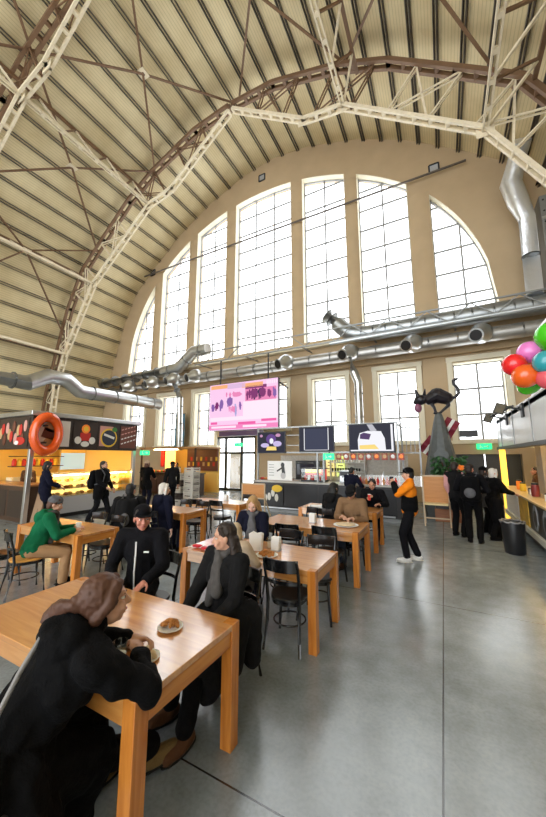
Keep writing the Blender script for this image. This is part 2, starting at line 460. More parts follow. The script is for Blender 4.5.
def truss(y, label):
    root = thing('roof_truss', label, 'truss', (XT, y, 0), 0, 'arched roof trusses')
    for sg in (-1, 1):
        lo = [(sg*d, z) for d, z in LOWP]; up = [(sg*d, z) for d, z in UPP]
        m = MB(); upv = lambda a, b: (0, 0, 1) if abs(b[1]-a[1]) < 1.2*abs(b[0]-a[0]) else (1, 0, 0)
        for a, b in zip(lo, lo[1:]): ladder(m, (a[0], 0, a[1]), (b[0], 0, b[1]), .26, .09, .12, .62, upv(a, b))
        m.build('lower_chord', STEEL_W, root, smooth=0)
        m = MB()
        for a, b in zip(up, up[1:]): ladder(m, (a[0], 0, a[1]), (b[0], 0, b[1]), .3, .12, .16, .7, upv(a, b))
        m.build('upper_chord', STEEL_B, root, smooth=0)
        A = along(lo, 15); B = along(up, 15)
        seq = []
        for k in range(1, 15):
            seq.append((A[k], B[k]))
            seq.append((A[k], B[k+1] if k % 2 else B[k-1]))
        for a, b in seq:
            m = MB()
            for o in (-.07, .07): m.bar((a[0], o, a[1]), (b[0], o, b[1]), .05, .04, (0, 1, 0))
            m.build('web_bar', STEEL_B if abs(a[0]) < 6 else STEEL_W, root, smooth=0)
        for d, z in LOWP[1:5]:
            MB().box((sg*d, 0, z), (.5, .03, .4)).build('gusset_plate', STEEL_W, root, smooth=0)
    return root
truss(YT[0], 'steel arch truss nearest the big arched window')
truss(YT[1], 'steel arch truss crossing overhead in the top corner, second from the window')
# lattice girders running the length of the hall between the trusses
def girder(sg, i, y0, y1, label):
    d, z = LOWP[i]; x = XT+sg*d
    du, zu = {1: (4.6, 17.75), 2: (6.1, 16.95), 3: (11.3, 12.35), 4: (13.0, 8.3)}[i]
    zu = max(zu, z+.9) if i < 4 else zu
    xu = XT+sg*du
    g = thing('lattice_girder', label, 'girder', (x, y0, z), 0, 'lattice girders between the roof trusses')
    L = y1-y0; m = MB()
    ladder(m, (0, 0, 0), (0, L, 0), .14, .05, .12, .8, (0, 0, 1)); m.build('bottom_chord', STEEL_W, g, smooth=0)
    MB().bar((xu-x, 0, zu-z), (xu-x, L, zu-z), .12, .12).build('top_chord', STEEL_B, g, smooth=0)
    n = 8
    for k in range(n):
        a = (0, L*k/n, 0) if k % 2 == 0 else (xu-x, L*k/n, zu-z)
        b = (xu-x, L*(k+1)/n, zu-z) if k % 2 == 0 else (0, L*(k+1)/n, 0)
        MB().bar(a, b, .07, .07).build('lattice_bar', STEEL_W if k % 2 else STEEL_B, g, smooth=0)
GN = {(1, -1, 2): 'high', (1, 1, 2): 'high'}
for sg, i, lab in ((-1, 2, 'long lattice girder high over the green jacket table'), (1, 2, 'long lattice girder high over the aisle to the cat sculpture'),
                   (-1, 3, 'long lattice girder under the roof slope over the food kiosk'), (1, 3, 'long lattice girder under the roof slope above the balloons')):
    girder(sg, i, YT[1], YT[0], lab)
    girder(sg, i, YT[2], YT[1], lab.replace('long', 'nearer') + ', nearer bay')
girder(-1, 4, YT[1], YT[0], 'lowest lattice girder on the roof slope just above the long silver duct')
# crossed bracing in the plane of the roof
def roof_pt(dx, y, off=.36):
    sg = 1 if dx > 0 else -1; d = abs(dx)
    for a, b in zip(PROF, PROF[1:]):
        if a[0] <= d <= b[0]:
            t = (d-a[0])/(b[0]-a[0]); n = V((b[1]-a[1], -(b[0]-a[0]))).normalized()
            return V((XR+sg*(a[0]+(b[0]-a[0])*t + n.x*off), y, a[1]+(b[1]-a[1])*t + n.y*off))
def brace(d0, d1, y0, y1, label):
    c = (roof_pt((d0+d1)/2, (y0+y1)/2))
    g = thing('roof_bracing', label, 'bracing', c, 0, 'crossed bracing under the roof boards')
    ends = [(d0, y0), (d1, y1), (d0, y1), (d1, y0)]
    for e in ends:
        MB().bar((0, 0, 0), roof_pt(*e)-c, .09, .05).build('brace_bar', STEEL_B, g, smooth=0)
    MB().box((0, 0, 0), (.4, .4, .03)).build('gusset_plate', STEEL_W, g, smooth=0)
for lab, d0, d1 in (('beside the ridge over the kiosk side', -.3, -5.6), ('halfway down the roof slope over the kiosk side', -5.6, -10.4), ('low on the roof slope above the silver side duct', -10.4, -13.2),
                    ('beside the ridge over the counter side', .3, 5.6), ('halfway down the roof slope over the counter side', 5.6, 10.4)):
    brace(d0, d1, YT[1], YT[0], 'crossed steel bracing ' + lab + ', window bay')
    if abs(d0) < 6: brace(d0, d1, YT[2], YT[1], 'crossed steel bracing ' + lab + ', nearer bay')
tag(MB().bar((-21.2, 14.75, 14.75), (1.75, 14.75, 14.65), .07, .07).build('tie_rod', mat('rod_grey', (.12, .10, .085), .5), smooth=0), 'thin horizontal tie bar crossing in front of the arched window', 'tie bar')
for x, z, lab in ((-17.7, 15.0, 'small square wall vent beside the outermost narrow arched pane'), (-8.65, 18.7, 'small square wall vent above the middle of the arched window'), (.52, 15.05, 'small square wall vent above the quarter round window end')):
    v = thing('wall_vent', lab, 'vent', (x, YB, z), 0, 'square vents in the end wall')
    f = MB()
    for a, b in (((-.2, 0, -.2), (.2, 0, -.2)), ((-.2, 0, .2), (.2, 0, .2)), ((-.2, 0, -.2), (-.2, 0, .2)), ((.2, 0, -.2), (.2, 0, .2))): f.bar(a, b, .07, .07, (0, 1, 0))
    f.build('vent_frame', DARK, v, smooth=0)
    g = MB()
    for i in range(5): g.box((0, -.01, -.14+.07*i), (.36, .03, .035), rot=Matrix.Rotation(.5, 3, 'X'))
    g.build('louvre', TIN_D, v, smooth=0)

# ------------------------------------------------------------------ ducts and air nozzles
def duct(name, label, pts, r, m=TIN, band=1.0, n=16):
    o = tag(MB().tube(pts, r, n).build(name, m), label, 'duct')
    for a, c in zip(pts, pts[1:]):
        a, c = V(a), V(c); L = (c-a).length; k = int(L/band)
        for i in range(k):
            p = a+(c-a)*((i+.5)/k); d = (c-a).normalized(); rr = r if not isinstance(r, list) else r[0]
            MB().tube([p-d*.025, p+d*.025], rr+.02, n).build('joint_band', TIN_D, o)
    return o
YD = 14.1
duct('air_duct', 'big silver air duct along the end wall with an upturned open end', [(-4.45, YD-.1, 8.5), (-4.0, YD, 8.05), (-3.7, YD, 7.72), (-3.45, YD, 7.5), (-3.1, YD, 7.36), (-2.6, YD, 7.32), (1.0, YD, 7.3), (2.4, YD, 7.3), (5.5, YD, 7.25)], .36, mat('spiral_duct', (.40, .42, .43), .35, metal=.85, noise=.15, nscale=4), .5)
duct('air_duct', 'big silver air duct under the narrow arched panes with a raised square mouth', [(-21.2, YD, 6.97), (-15.2, YD, 7.1), (-13.9, YD, 7.2), (-12.7, YD, 8.05), (-11.7, YD, 8.05)], .34)
duct('air_duct', 'lower silver air duct carrying the round nozzles on the end wall', [(-21.4, YD-.1, 6.25), (-14, YD-.1, 6.35), (5.4, YD-.1, 6.42)], .27, mat('dull_duct', (.42, .41, .39), .4, metal=.8, noise=.15, nscale=4))
duct('air_duct', 'long silver air duct running over the food kiosk with a swan neck bend', [(-14, -4, 4.67), (-14, 6.3, 4.67), (-14, 7.0, 5.1), (-14, 7.7, 5.1), (-14, 8.3, 4.7), (-14, 12.8, 4.75)], .3)
duct('air_duct', 'vertical grey pipe dropping beside the low window behind the screens', [(-3.35, YD-.5, 6.35), (-3.2, YD-.5, 5.5), (-3.02, YD-.5, 5.0), (-3.02, YD-.5, 3.0)], .17)
duct('air_duct', 'vertical grey pipe dropping between the low windows by the hanging banner', [(-13.85, YD-.4, 6.2), (-13.3, YD-.4, 5.2), (-13.2, YD-.4, 2.2)], .17)
FOIL = mat('foil_insulation', (.75, .77, .8), .3, metal=.7, bump=.9, bscale=5)
duct('air_duct', 'foil wrapped riser with a bulging elbow beside the quarter round window', [(3.3, 13.9, 7.6), (3.35, 13.9, 10.6), (3.15, 13.9, 11.4), (3.0, 13.9, 12.2), (3.2, 13.6, 12.9), (3.3, 13.1, 13.2)], [.26, .26, .34, .36, .3, .3], FOIL, 2)
duct('air_duct', 'fat white foil duct bending down behind the balloons', [(3.8, 9.2, 5.75), (2.9, 9.2, 5.3), (2.42, 9.2, 4.75), (2.2, 9.2, 4.0), (2.15, 9.2, 3.06)], .27, mat('white_foil', (.85, .86, .9), .35, metal=.3, bump=.6, bscale=4), 1.5)
NZ = (.38, .85, .35)
def nozzle(x, lab, sz=1.3):
    n = thing('air_nozzle', lab, 'air nozzle', (x, YD-.5, 6.36), 0, 'round air nozzles on the end wall'); n.scale = (sz, sz, sz)
    MB().lathe([(.12, .35), (.26, .3), (.3, .12), (.27, -.02), (.2, -.12), (.17, -.3)], (0, 0, 0), 20, NZ).build('nozzle_body', TIN, n, smooth=60)
    MB().lathe([(.155, 0), (.155, .03)], V(NZ).normalized()*-.33, 18, NZ).build('nozzle_mouth', BLACKP, n)  # black disc stands in for the shade inside the open nozzle
    MB().lathe([(.17, 0), (.2, .0), (.2, .05), (.17, .05)], V(NZ).normalized()*-.32, 18, NZ).build('nozzle_ring', TIN, n)
for x, lab in ((1.5, 'round silver air nozzle over the low window nearest the balloons'), (-.86, 'round silver air nozzle above the gap left of the cat sculpture'), (-3.43, 'round silver air nozzle at the top of the grey drop pipe'),
               (-6.56, 'round silver air nozzle just beyond the top corner of the pink screen'), (-12.3, 'round silver air nozzle beside the square duct mouth'), (-13.9, 'round silver air nozzle above the low pipe by the banner'), (-15.6, 'round silver air nozzle above the orange and blue banner'), (-17.8, 'round silver air nozzle furthest along towards the kiosk roof')):
    nozzle(x, lab)
# light lattice walkway rail along the wall
wr = thing('catwalk_rail', 'slim steel lattice rail running along the end wall under the arched window', 'rail', (-12.2, 13.6, 0))
for z in (7.02, 7.62): MB().bar((0, 0, z), (16.5, 0, z), .06, .06).build('rail_bar', TIN_D, wr, smooth=0)
zz = MB()
for i in range(22): zz.bar((i*.75, 0, 7.02 if i % 2 else 7.62), ((i+1)*.75, 0, 7.62 if i % 2 else 7.02), .035, .035)
zz.build('lattice_web', TIN_D, wr, smooth=0)
for i in range(6): MB().bar((i*3.2+.2, 0, 7.02), (i*3.2+.2, 1.3, 7.1), .06, .06).build('rail_bracket', TIN_D, wr, smooth=0)
tag(MB().bar((-4.1, 13.2, 6.78), (4, 13.2, 6.86), .16, .05).build('light_trough', mat('trough_white', (.75, .82, .88), .3, metal=.4), smooth=0), 'pale flat cable tray hung under the big silver duct', 'cable tray')

vb = thing('ventilation_box', 'big riveted steel ventilation box next to the foil riser', 'ventilation box', (4.2, 14.25, 9.5))
MB().box((0, 0, 0), (1.0, 1.2, 3.4)).build('box_body', TIN_D, vb, bevel=.02)
m = MB()
for i in range(8):
    for j in range(3): m.ell((-.4+.4*j, -.61, -1.5+.43*i), (.035, .02, .035), None, 6, 4)
m.build('rivets', DARK, vb)['kind'] = 'stuff'
for z in (-.8, .8): MB().box((0, -.62, z), (1.0, .05, .1)).build('seam_band', TIN, vb)
# ------------------------------------------------------------------ tables and chairs
PINE = wood('oiled_pine_length', (.60, .22, .038), (.80, .38, .10), .35, 1., 'X', 1., 2.6)
PINE.node_tree.nodes['Principled BSDF'].inputs['Coat Roughness'].default_value = .17
PINE_Y = wood('oiled_pine_cross', (.50, .16, .025), (.70, .29, .055), .25, .4, 'Y')
PINE_Z = wood('oiled_pine_leg', (.48, .15, .02), (.70, .27, .05), .25, .4, 'Z')
TH = .755
def table(name_label, x0, x1, y0, y1, group='long wooden dining tables'):
    t = thing('dining_table', name_label, 'table', ((x0+x1)/2, (y0+y1)/2, 0), 0, group)
    hx, hy = (x1-x0)/2, (y1-y0)/2; lw = .085
    MB().span((-hx+.002, -hy+.002, TH-.035), (hx-.002, hy-.002, TH)).build('tabletop', PINE, t, bevel=.004)
    for sx in (-1, 1):
        for sy in (-1, 1):
            MB().span((sx*hx, sy*hy, 0), (sx*(hx-lw), sy*(hy-lw), TH+.001)).build('leg', PINE_Z, t, bevel=.004)
    for sy in (-1, 1): MB().span((-hx+lw, sy*(hy-.012), TH-.135), (hx-lw, sy*(hy-.037), TH-.036)).build('apron', PINE, t, bevel=.002)
    for sx in (-1, 1): MB().span((sx*(hx-.012), -hy+lw, TH-.135), (sx*(hx-.037), hy-lw, TH-.036)).build('apron', PINE_Y, t, bevel=.002)
    return t
table('nearest long wooden table, woman in black coat leaning on its edge', -3.08, -1.33, 1.17, 2.03)
table('long wooden table with red packets and a snack heap on it', -2.93, -1.19, 3.15, 3.93)
table('long wooden table where the man in brown jacket eats from a plate', -2.93, -1.19, 4.93, 5.80)
table('wooden table where the man in black raises a red cup', -2.93, -1.25, 6.78, 7.55)
table('wooden table with the person in the green jacket', -6.33, -4.68, 2.93, 3.6)
table('wooden table behind the white haired person in navy', -6.05, -4.6, 4.97, 5.67)
table('empty wooden table with a napkin stand before the black screens', -5.92, -4.28, 6.45, 7.1)

CH = mat('black_lacquer', (.008, .008, .009), .22, coat=.3)
CH_S = mat('black_lacquer_seat', (.01, .01, .011), .3, coat=.2)
YEL = wood('light_wood_seat', (.55, .24, .04), (.72, .36, .08), .35, .2, 'Y')
def chair(label, seat=CH_S):
    # faces +y: the back is at -y
    c = thing('bentwood_chair', label, 'chair', (0, 0, 0), 0, 'black bentwood chairs')
    m = MB(); P = []
    for k in range(24):
        a = 2*PI*k/24; s = abs(math.cos(a))**.8; q = abs(math.sin(a))**.8
        P.append((math.copysign(s, math.cos(a))*(.205 if math.sin(a) > 0 else .185), math.copysign(q, math.sin(a))*.205))
    m.prism(P, .445, .475, 'Z').build('seat', seat, c, bevel=.008)
    MB().prism([(x*.93, y*.93) for x, y in P], .405, .445, 'Z').build('seat_frame', CH, c)
    for sx in (-1, 1):
        MB().tube([(sx*.20, .19, 0), (sx*.175, .165, .25), (sx*.165, .155, .44)], [.014, .016, .018]).build('leg', CH, c)
        MB().tube([(sx*.19, -.24, 0), (sx*.17, -.19, .25), (sx*.17, -.175, .45), (sx*.175, -.195, .62), (sx*.18, -.245, .80), (sx*.175, -.265, .86)], [.014, .017, .018, .016, .015, .012]).build('leg', CH, c)
    def rail(z, h, y):
        P = []
        for k in range(9):
            t = -1+2*k/8; P.append((t*.178, y - .045*(1-t*t)))
        for k in range(8, -1, -1):
            t = -1+2*k/8; P.append((t*.178, y - .045*(1-t*t) + .016))
        return MB().prism(P, z-h/2, z+h/2, 'Z')
    rail(.80, .12, -.235).build('backrest', CH, c, bevel=.004)
    rail(.635, .035, -.195).build('back_rail', CH, c)
    ring = [(.165*math.cos(2*PI*k/20), .16*math.sin(2*PI*k/20)-.01, .22) for k in range(21)]
    MB().tube(ring, .009, 6, False).build('stretcher_ring', CH, c)
    return c
_first = [None]
def place_chair(x, y, rz, label, wood_seat=False):
    if wood_seat:
        c = chair(label, YEL); c.location = (x, y, 0); c.rotation_euler = (0, 0, rz); return c
    if _first[0] is None:
        c = chair(label); _first[0] = c; c.location = (x, y, 0); c.rotation_euler = (0, 0, rz); return c
    return dup(_first[0], (x, y, 0), rz, label)
# nearest table
place_chair(-1.76, .80, R(-18), 'black bentwood chair under the woman in the black coat, nearest the viewer')
place_chair(-2.3, .80, 0, 'empty black chair cut by the picture edge beside the woman in the black coat')
place_chair(-1.72, 2.44, PI, 'black bentwood chair under the smiling long haired woman in black')
place_chair(-2.72, 2.48, PI, 'black bentwood chair under the man in the black cap')
# second table
place_chair(-1.52, 3.27, R(3), 'empty black bentwood chair pushed in at the snack heap table, its back outwards')
place_chair(-2.08, 3.02, 0, 'black bentwood chair under the child with pale hair')
place_chair(-2.5, 4.2, PI, 'black bentwood chair under the blond girl looking down')
place_chair(-1.45, 3.90, R(186), 'empty black chair tucked under the far side of the snack heap table, aisle end')
place_chair(-1.98, 4.03, R(175), 'empty black chair in the middle of the far side of the snack heap table')
# third table
place_chair(-1.62, 4.92, 0, 'empty black chair tucked in nearest the aisle on the near side of the plate table')
place_chair(-2.2, 4.83, R(6), 'empty black chair at the middle of the near side of the plate table')
place_chair(-1.53, 6.12, PI, 'black bentwood chair under the man in the brown jacket')
place_chair(-2.4, 6.05, R(170), 'empty black chair on the far side of the plate table, away from the aisle')
# fourth table
place_chair(-2.12, 6.5, 0, 'black bentwood chair under the dark hooded person seen from behind')
place_chair(-1.52, 7.85, PI, 'black bentwood chair under the man raising the red cup')
# green jacket table
place_chair(-5.3, 2.62, R(-14), 'chair with a light wood seat under the person in the green jacket', True)
place_chair(-5.85, 2.55, R(-5), 'empty black chair beside the person in green, cut by the picture edge')
place_chair(-5.05, 3.62, PI, 'empty black chair tucked under the far side of the green jacket table, nearer the aisle')
place_chair(-5.6, 3.66, R(184), 'empty black chair tucked under the far side of the green jacket table, nearer the kiosk')
place_chair(-5.25, 4.22, R(40), 'black bentwood chair under the person carrying the dark grey backpack')
# white haired person's table
place_chair(-4.98, 4.72, 0, 'black bentwood chair under the white haired person in navy')
place_chair(-4.95, 5.72, PI, 'empty black chair tucked under the far side of the table of the white haired person')
place_chair(-5.5, 5.76, R(176), 'empty black chair on the far side of that same table, closer to the crates')
# seventh table
place_chair(-4.75, 6.42, 0, 'empty black chair on the near side of the napkin stand table, aisle end')
place_chair(-5.35, 6.38, R(5), 'empty black chair on the near side of the napkin stand table, crate end')
place_chair(-4.7, 7.3, R(180), 'empty black chair on the far side of the napkin stand table')

# ------------------------------------------------------------------ things on the tables
PAPER = mat('paper', (.86, .86, .84), .6)
def napkins(x, y, label, h=.14):
    n = thing('napkin_holder', label, 'napkin holder', (x, y, TH+.001), 0, 'white napkin holders')
    MB().box((0, 0, .008), (.11, .09, .016)).build('holder_base', TIN, n, bevel=.002)
    for sy in (-1, 1): MB().box((0, sy*.04, h*.45), (.1, .006, h*.8)).build('holder_plate', WHITE, n, bevel=.002)
    s = MB()
    for k in range(6): s.box((0, -.025+.01*k, .016+h/2), (.105, .004, h))
    s.build('napkins', PAPER, n)
napkins(-1.86, 3.62, 'white napkin holder just behind the snack heap')
napkins(-2.05, 5.35, 'white napkin holder on the table of the man in the brown jacket')
napkins(-4.95, 6.85, 'small white napkin holder on the empty table before the black screens')
def paper_cup(x, y, label, col=(.85, .85, .83), z=TH+.001, h=.12, r=.04):
    c = thing('paper_cup', label, 'cup', (x, y, z))
    k = mat('cup_%d_%d' % (col[0]*99, col[1]*99), col, .5)
    MB().lathe([(r*.72, 0), (r, h), (r*.94, h), (r*.7, .006)], n=18).build('cup_body', k, c)
    MB().tube([(r*math.cos(2*PI*i/18), r*math.sin(2*PI*i/18), h) for i in range(19)], .003, 6, False).build('rim', WHITE, c)
    return c
paper_cup(-4.98, 3.12, 'white paper cup in front of the person in the green jacket')
FOOD = mat('fried_food', (.55, .22, .05), .6, noise=.5, nscale=30, bump=.6, bscale=60)
FOOD2 = mat('pale_bread', (.78, .60, .38), .7, noise=.2, nscale=25, bump=.4, bscale=50)
def snack(x, y, label, n=26, r=.07, plate=False, m=FOOD):
    t = thing('snack_heap', label, 'food', (x, y, TH+.001))
    MB().lathe([(r*.9, 0), (r*1.5, .012), (r*1.5, .016), (r*.88, .005)], n=24).build('paper_plate', PAPER, t)
    h = MB()
    for k in range(n):
        a = rnd.random()*6.28; d = r*math.sqrt(rnd.random()); z = .02 + (1-d/r)*.05*rnd.random()
        h.ell((d*math.cos(a), d*math.sin(a), z), (.022, .016, .012), Euler((rnd.random()*2, rnd.random(), a)).to_matrix(), 8, 6)
    h.build('snack_pieces', m, t)['kind'] = 'stuff'
    return t
snack(-1.67, 1.72, 'small brown heap of food on a paper plate on the nearest table', 22, .055)
snack(-1.55, 1.42, 'pale snack on a paper plate under the hands of the woman in the black coat', 14, .05, m=FOOD2)
snack(-1.86, 3.38, 'orange brown heap of snacks on the second table by the child', 34, .085)
def tumbler(x, y, label):
    g = thing('plastic_tumbler', label, 'cup', (x, y, TH+.001), 0, 'clear tumblers')
    MB().lathe([(.03, 0), (.04, .13), (.038, .13), (.028, .006)], n=18).build('tumbler_wall', GLASS_D, g)
    MB().lathe([(.028, .007), (.034, .07)], n=16).build('drink', mat('pale_drink', (.8, .7, .55), .1), g)
tumbler(-1.62, 1.30, 'clear plastic tumbler by the hands of the woman in the black coat')
tumbler(-1.98, 3.68, 'clear plastic tumbler beside the snack heap, nearer the blond girl')
b = thing('paper_bag', 'white paper bag standing behind the snack heap on the second table', 'bag', (-2.08, 3.52, TH+.001), R(10))
MB().prism([(-.07, 0), (.07, 0), (.085, .19), (.05, .205), (0, .19), (-.05, .21), (-.085, .19)], -.035, .035, 'Y').build('bag_body', PAPER, b)
MB().prism([(-.06, .15), (.06, .15), (.07, .2), (-.07, .2)], -.037, -.0355, 'Y').build('bag_fold', WHITE, b)
REDP = mat('red_wrapper', (.75, .02, .04), .3, noise=.3, nscale=30)
for i, (x, y, a, lab) in enumerate(((-2.78, 3.27, .3, 'shiny red packet at the very corner of the second table'), (-2.63, 3.23, -.4, 'shiny red packet in the middle of the three beside the smiling woman'), (-2.5, 3.30, .9, 'shiny red packet closest to the face of the smiling woman'))):
    p = thing('snack_packet', lab, 'packet', (x, y, TH+.001), a, 'red snack packets')
    m = MB(); m.ell((0, 0, .022), (.065, .045, .02)); m.build('packet_pouch', REDP, p)
    for s in (-1, 1): MB().box((s*.066, 0, .02), (.02, .075, .003)).build('crimped_end', WHITE, p)
pl = thing('food_plate', 'large white plate of flat bread in front of the man in the brown jacket', 'plate', (-1.48, 5.36, TH+.001))
MB().lathe([(.1, 0), (.2, .018), (.2, .024), (.1, .006)], n=32).build('plate_dish', WHITE, pl)
MB().ell((0, 0, .028), (.16, .13, .022)).build('flat_bread', FOOD2, pl)
t = thing('serving_tray', 'white tray of papers on the table of the hooded person', 'tray', (-2.5, 6.95, TH+.001), .2)
MB().box((0, 0, .008), (.42, .3, .016)).build('tray_base', WHITE, t, bevel=.004)
for sx, sy, dx, dy in ((0, 1, .42, .01), (0, -1, .42, .01), (1, 0, .01, .3), (-1, 0, .01, .3)): MB().box((sx*.205, sy*.145, .018), (dx, dy, .022)).build('tray_rim', WHITE, t)
# ------------------------------------------------------------------ food kiosk with picture boards
KD = mat('kiosk_dark', (.035, .022, .018), .35)
KW = mat('kiosk_wood', (.07, .035, .02), .4, noise=.3, nscale=6)
WARM = mat('warm_wall', (.95, .62, .16), .6)
CREAM = mat('cream_panel', (.85, .72, .45), .5)
LAMPW = mat('warm_lamp', (1, .8, .4), .5, emit=(1, .66, .24), es=45)
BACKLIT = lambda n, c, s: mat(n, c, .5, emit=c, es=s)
K = thing('food_kiosk', 'corner food kiosk with dark picture boards and a warm yellow interior', 'kiosk', (-10.5, 4.95, 0))
# local: x to the right, y away; front long side faces +x
MB().span((-.14, 0, 2.08), (0, 3.65, 3.06)).build('fascia', KD, K, bevel=.01)
MB().span((-4.6, 0, 2.08), (-.14, .14, 3.06)).build('fascia', KD, K, bevel=.01)
MB().span((-4.7, -.08, 3.06), (.1, 3.75, 3.2)).build('roof_panel', TIN, K, bevel=.02)
MB().span((-4.5, .15, 3.0), (-.15, 3.6, 3.05)).build('kiosk_ceiling', CREAM, K, smooth=0)
MB().span((-3.2, 2.6, 0), (-3.05, 3.6, 3.0)).build('back_panel', WARM, K, smooth=0)
MB().span((-4.6, 1.9, 0), (-.9, 2.0, 3.0)).build('back_panel', WARM, K, smooth=0) if False else None
MB().span((-4.6, .1, 0), (-4.45, 3.6, 3.0)).build('back_panel', WARM, K, smooth=0)
MB().span((-4.6, 3.55, 0), (-.15, 3.65, 3.0)).build('back_panel', WARM, K, smooth=0)
for y in (.07, 3.58): MB().span((-.12, y-.06, 0), (0, y+.06, 2.08)).build('corner_post', TIN, K, bevel=.01)
for y in (.9, 1.8, 2.7): MB().box((-1.2, y, 2.97), (.16, .5, .05)).build('ceiling_lamp', LAMPW, K, smooth=0)
MB().box((-3, .9, 2.97), (.5, .16, .05)).build('ceiling_lamp', LAMPW, K, smooth=0)
# picture boards (graphics stand a few millimetres proud of each board)
RED = mat('board_red', (.6, .03, .02), .5); ORG = mat('board_orange', (.9, .25, .03), .4, emit=(.9, .22, .02), es=.25); YLW = mat('board_yellow', (.9, .6, .05), .5); WHT = mat('board_white', (.85, .85, .82), .5)
GRN = mat('board_green', (.05, .25, .05), .5); BRN = mat('board_brown', (.16, .05, .03), .45); PNK = mat('board_pink', (.7, .35, .3), .5); NVY = mat('board_navy', (.02, .03, .06), .4); TAN = mat('board_tan', (.6, .4, .2), .5)
def board(label, y0, y1, side='x'):
    if side == 'x': b = thing('picture_board', label, 'sign', (-10.5+.012, 4.95+(y0+y1)/2, 2.57), PI/2, 'picture boards of the kiosk')
    else: b = thing('picture_board', label, 'sign', (-10.5+(y0+y1)/2, 4.95-.012, 2.57), 0, 'picture boards of the kiosk')
    w = y1-y0-.06
    MB().box((0, 0, 0), (w, .02, .86)).build('board_panel', KD, b, bevel=.004)
    return b, w
def dot(b, m, x, z, rx, rz, d=-.016, name='picture_patch', n=20):
    MB().prism([(x+rx*math.cos(2*PI*k/n), z+rz*math.sin(2*PI*k/n)) for k in range(n)], d-.004, d+.006, 'Y').build(name, m, b, smooth=0)
def patch(b, m, x, z, w, h, d=-.014, rot=0., name='picture_patch'):
    MB().box((x, d, z), (w, .008, h), rot=Matrix.Rotation(rot, 3, 'Y')).build(name, m, b, smooth=0)
b, w = board('first picture board past the kiosk corner, behind the giant orange ring', .1, 1.15)
patch(b, WHT, 0, 0, w*.9, .8); patch(b, BRN, -.1, -.05, .5, .3, -.02, .3); dot(b, TAN, -.12, .18, .2, .16, -.02); dot(b, TAN, -.1, -.26, .2, .12, -.02)
b, w = board('kiosk board with an orange disc over red and white shapes', 1.15, 2.02)
dot(b, ORG, .0, .2, .14, .15); dot(b, YLW, 0, .2, .08, .09, -.022); patch(b, RED, 0, -.06, .34, .26); dot(b, WHT, -.24, -.18, .11, .12); dot(b, WHT, .24, -.18, .11, .12); dot(b, WHT, 0, -.3, .14, .09, -.02)
b, w = board('kiosk board with a round yellow rimmed dish', 2.02, 2.85)
patch(b, PNK, -.1, 0, .5, .7); dot(b, YLW, 0, -.05, .32, .33, -.02); dot(b, NVY, 0, -.05, .27, .27, -.026); patch(b, WHT, 0, 0, .42, .08, -.034, .3); dot(b, GRN, .2, .25, .1, .08, -.03)
b, w = board('dark brown kiosk board with rows of pale dashes', 2.85, 3.62)
patch(b, BRN, 0, 0, w*.95, .8)
for i in range(4):
    for j in range(5): patch(b, PNK if i < 2 else WHT, -.26+j*.13, .27-i*.17+.04*j, .09, .04, -.02, -.35)
b, w = board('kiosk board of green and black leaves beyond the corner', -4.2, -1.9, 'y'); 
for i in range(16): dot(b, (GRN, mat('leaf_dark', (.02, .09, .02), .5), TAN)[i % 3], -.95+.13*i, .22*math.sin(i*2), .13, .15, -.016-.0015*(i % 5))
for i in range(4): dot(b, WHT, -.5+.35*i, .1*math.cos(i*3), .07, .06, -.03)
b, w = board('kiosk board of red and tan snacks just before the corner', -1.9, -.1, 'y')
for i in range(12): dot(b, (TAN, RED, BRN, PNK)[i % 4], -.72+.13*i, .2*math.sin(i*2.4), .09, .17, -.016-.0015*(i % 4))
dot(b, RED, .45, -.25, .3, .12, -.02); dot(b, WHT, .3, -.3, .12, .06, -.026)
# giant ring
rg = thing('ring_sign', 'giant glossy orange ring mounted on the kiosk front near its corner', 'sign', (-10.27, 5.24, 2.52))
m = MB(); nu, nv = 36, 12; P = []; F = []
for i in range(nu):
    a = 2*PI*i/nu
    for j in range(nv):
        c = 2*PI*j/nv; rr = 1+.30*math.cos(c)
        P.append((.17*math.sin(c), .34*rr*math.cos(a), .50*rr*math.sin(a)))
for i in range(nu):
    for j in range(nv):
        F.append((i*nv+j, ((i+1) % nu)*nv+j, ((i+1) % nu)*nv+(j+1) % nv, i*nv+(j+1) % nv))
m.add(P, F).build('ring', mat('ring_glaze', (.80, .10, .01), .2, coat=.6), rg, smooth=80)
for z in (-.25, .25): MB().bar((-.2, 0, z), (.0, 0, z), .05, .05).build('ring_bracket', DARK, rg)
# counters
c = thing('display_counter', 'glazed display counter full of yellow pastries along the kiosk front', 'counter', (-10.55, 5.75, 0))
MB().span((-.75, 0, .12), (0, 2.75, .62)).build('counter_base', mat('counter_grey', (.55, .56, .6), .3), c, bevel=.01)
MB().span((-.7, .05, 0), (-.06, 2.7, .12)).build('plinth', DARK, c)
MB().span((-.75, 0, 1.3), (-.1, 2.75, 1.34)).build('counter_top', CREAM, c, bevel=.005)
MB().span((-.02, 0, .62), (0, 2.75, 1.3)).build('front_glass', GLASS_D, c, smooth=0)
MB().span((-.75, 0, .62), (-.72, 2.75, 1.3)).build('back_sheet', BACKLIT('display_glow', (1, .75, .25), 1.6), c, smooth=0)  # plain sheet, no lamp: its glow is added to brighten the display
for z in (.64, .86, 1.08): MB().span((-.72, .03, z-.01), (-.05, 2.72, z)).build('glass_shelf', CREAM, c, smooth=0)
MB().box((-.2, 1.37, 1.28), (.05, 2.6, .03)).build('strip_lamp', LAMPW, c, smooth=0)
PAS = [mat('pastry_gold', (.85, .5, .06), .5), mat('pastry_pale', (.92, .7, .25), .5), mat('pastry_brown', (.55, .22, .05), .5)]
pm = {}
k = 0
